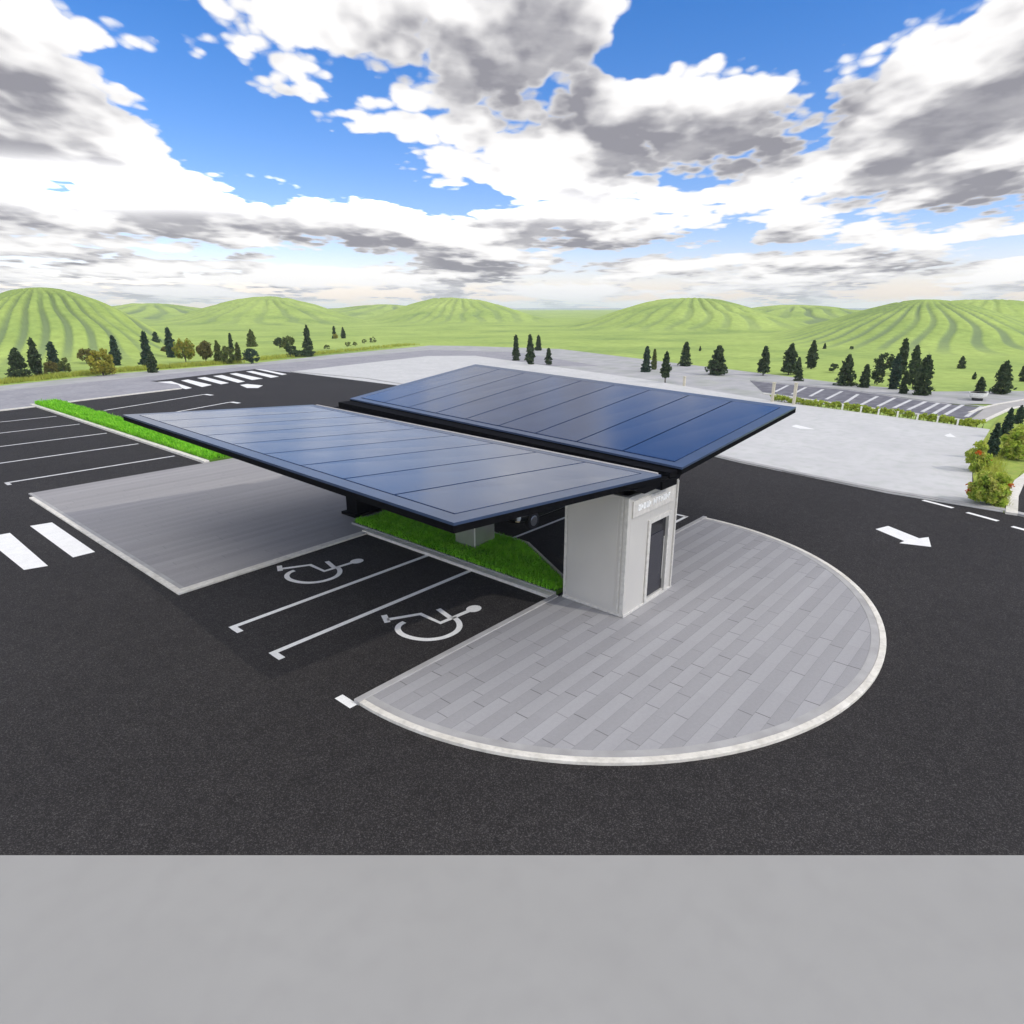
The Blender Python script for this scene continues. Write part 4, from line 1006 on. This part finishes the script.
def density(z, det, puff):
    s = math_n('ADD', z, .15)
    P = N.new('ShaderNodeCombineXYZ')
    L.new(math_n('DIVIDE', az, math_n('POWER', s, .62)), P.inputs[0])
    L.new(math_n('DIVIDE', .62, s), P.inputs[1])
    n1 = N.new('ShaderNodeTexNoise'); n1.noise_dimensions = '2D'
    n1.inputs['Scale'].default_value = 2.3; n1.inputs['Detail'].default_value = det; n1.inputs['Roughness'].default_value = .47
    L.new(P.outputs[0], n1.inputs['Vector'])
    d = math_n('ADD', n1.outputs['Fac'], field)
    if puff:
        # billows: rounded lobes at two sizes
        for sc, am in ((5., .20), (11.5, .17), (26., .10)):
            vo = N.new('ShaderNodeTexVoronoi'); vo.voronoi_dimensions = '2D'; vo.feature = 'F1'; vo.inputs['Scale'].default_value = sc
            L.new(P.outputs[0], vo.inputs['Vector'])
            d = math_n('MULTIPLY_ADD', math_n('SUBTRACT', vo.outputs['Distance'], .38), -am, d)
    return d
d0 = density(zpos, 9, True)
d1 = density(math_n('MULTIPLY_ADD', zpos, 1.06, .010), 5, True)
d2 = density(math_n('MULTIPLY_ADD', zpos, 1.18, .024), 3, False)
d3 = density(math_n('ADD', zpos, 0.), 3, False)
mask = smooth(d0, TH - .01, TH + .07)
relief = math_n('ADD', math_n('MULTIPLY_ADD', math_n('SUBTRACT', d1, d0), 1.3, .0), math_n('MULTIPLY', math_n('SUBTRACT', d2, d3), 1.5))
thick = math_n('SUBTRACT', math_n('MULTIPLY_ADD', d1, .5, math_n('MULTIPLY', d2, .5)), TH + .05)
shade = smooth(math_n('MULTIPLY_ADD', thick, .9, relief), -.26, .50)
shade = math_n('MULTIPLY', shade, smooth(d0, TH + .0, TH + .14, .35, 1.))
gn = N.new('ShaderNodeTexNoise'); gn.noise_dimensions = '2D'; gn.inputs['Scale'].default_value = 9.; gn.inputs['Detail'].default_value = 5.
gv = N.new('ShaderNodeCombineXYZ'); L.new(az, gv.inputs[0]); L.new(math_n('MULTIPLY', zpos, 3.2), gv.inputs[1]); L.new(gv.outputs[0], gn.inputs['Vector'])
shade = math_n('MULTIPLY', shade, smooth(gn.outputs['Fac'], .3, .7, 1.12, .78))
ccol = mixc(shade, (14.2, 14.0, 13.9), (4.3, 4.25, 4.8))
bk = banks_only([((300, 196), (.36, .021), .95), ((60, 190), (.10, .02), .6)])
ccol = mixc(bk, ccol, (33., 32.8, 32.6))                     # low left cloud bank brightened so the left wing reflects more
side_fill = smooth(math_n('ABSOLUTE', az), 1.15, 1.9)          # clouds and horizon outside the view brightened as added side light
ccol = mixc(side_fill, ccol, mixc(shade, (30., 29.4, 28.6), (13., 12.8, 12.8)))
hs = N.new('ShaderNodeHueSaturation'); hs.inputs['Saturation'].default_value = 1.40; hs.inputs['Value'].default_value = 2.0
L.new(sky.outputs[0], hs.inputs['Color'])
tn = N.new('ShaderNodeMix'); tn.data_type = 'RGBA'; tn.blend_type = 'MULTIPLY'; tn.inputs['Factor'].default_value = 1.
L.new(hs.outputs['Color'], tn.inputs[6]); tn.inputs[7].default_value = (1.18, .97, 1.17, 1)
col = mixc(mask, tn.outputs[2], ccol)
hz = smooth(zpos, .0, .05, .60, 0.)
col = mixc(hz, col, mixc(side_fill, (9.6, 9.8, 10.9), (22., 21.8, 21.6)))
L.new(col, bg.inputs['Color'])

sun = bpy.data.lights.new('sun', 'SUN'); sun.energy = 2.0; sun.angle = R(.6); sun.color = (1, .955, .87)
so = bpy.data.objects.new('sun', sun); COL.objects.link(so)
d = to_sun * math.cos(SUN_EL) + Vector((0, 0, math.sin(SUN_EL)))
so.rotation_euler = d.to_track_quat('Z', 'Y').to_euler(); so.location = (0, 0, 60)

HAZE = True
if HAZE:
    b = MB(); b.box(-3300, 3300, -3300, 3300, -6, 30)
    hm = bpy.data.materials.new('haze_air'); hm.use_nodes = True
    hn = hm.node_tree.nodes; hn.clear()
    ho = hn.new('ShaderNodeOutputMaterial'); hv = hn.new('ShaderNodeVolumePrincipled')
    hv.inputs['Color'].default_value = (.86, .90, .97, 1); hv.inputs['Density'].default_value = .00022
    hm.node_tree.links.new(hv.outputs[0], ho.inputs['Volume'])
    hzo = b.build('haze', hm); hzo['kind'] = 'stuff'; hzo['label'] = 'thin pale haze over the far hills'

cam = bpy.data.cameras.new('camera'); cam.sensor_width = 36; cam.sensor_fit = 'HORIZONTAL'
cam.lens = 36 * F / 1024; cam.clip_start = .1; cam.clip_end = 60000
co = bpy.data.objects.new('camera', cam); COL.objects.link(co); co.location = (0, 0, CAMH)
co.rotation_euler = (math.pi / 2 - PITCH, 0, R(41) - math.pi / 2)
scene.camera = co
vs = scene.view_settings
vs.view_transform = 'Standard'; vs.look = 'None'; vs.exposure = -.42; vs.gamma = 1.; vs.use_curve_mapping = False
scene.cycles.volume_bounces = 1
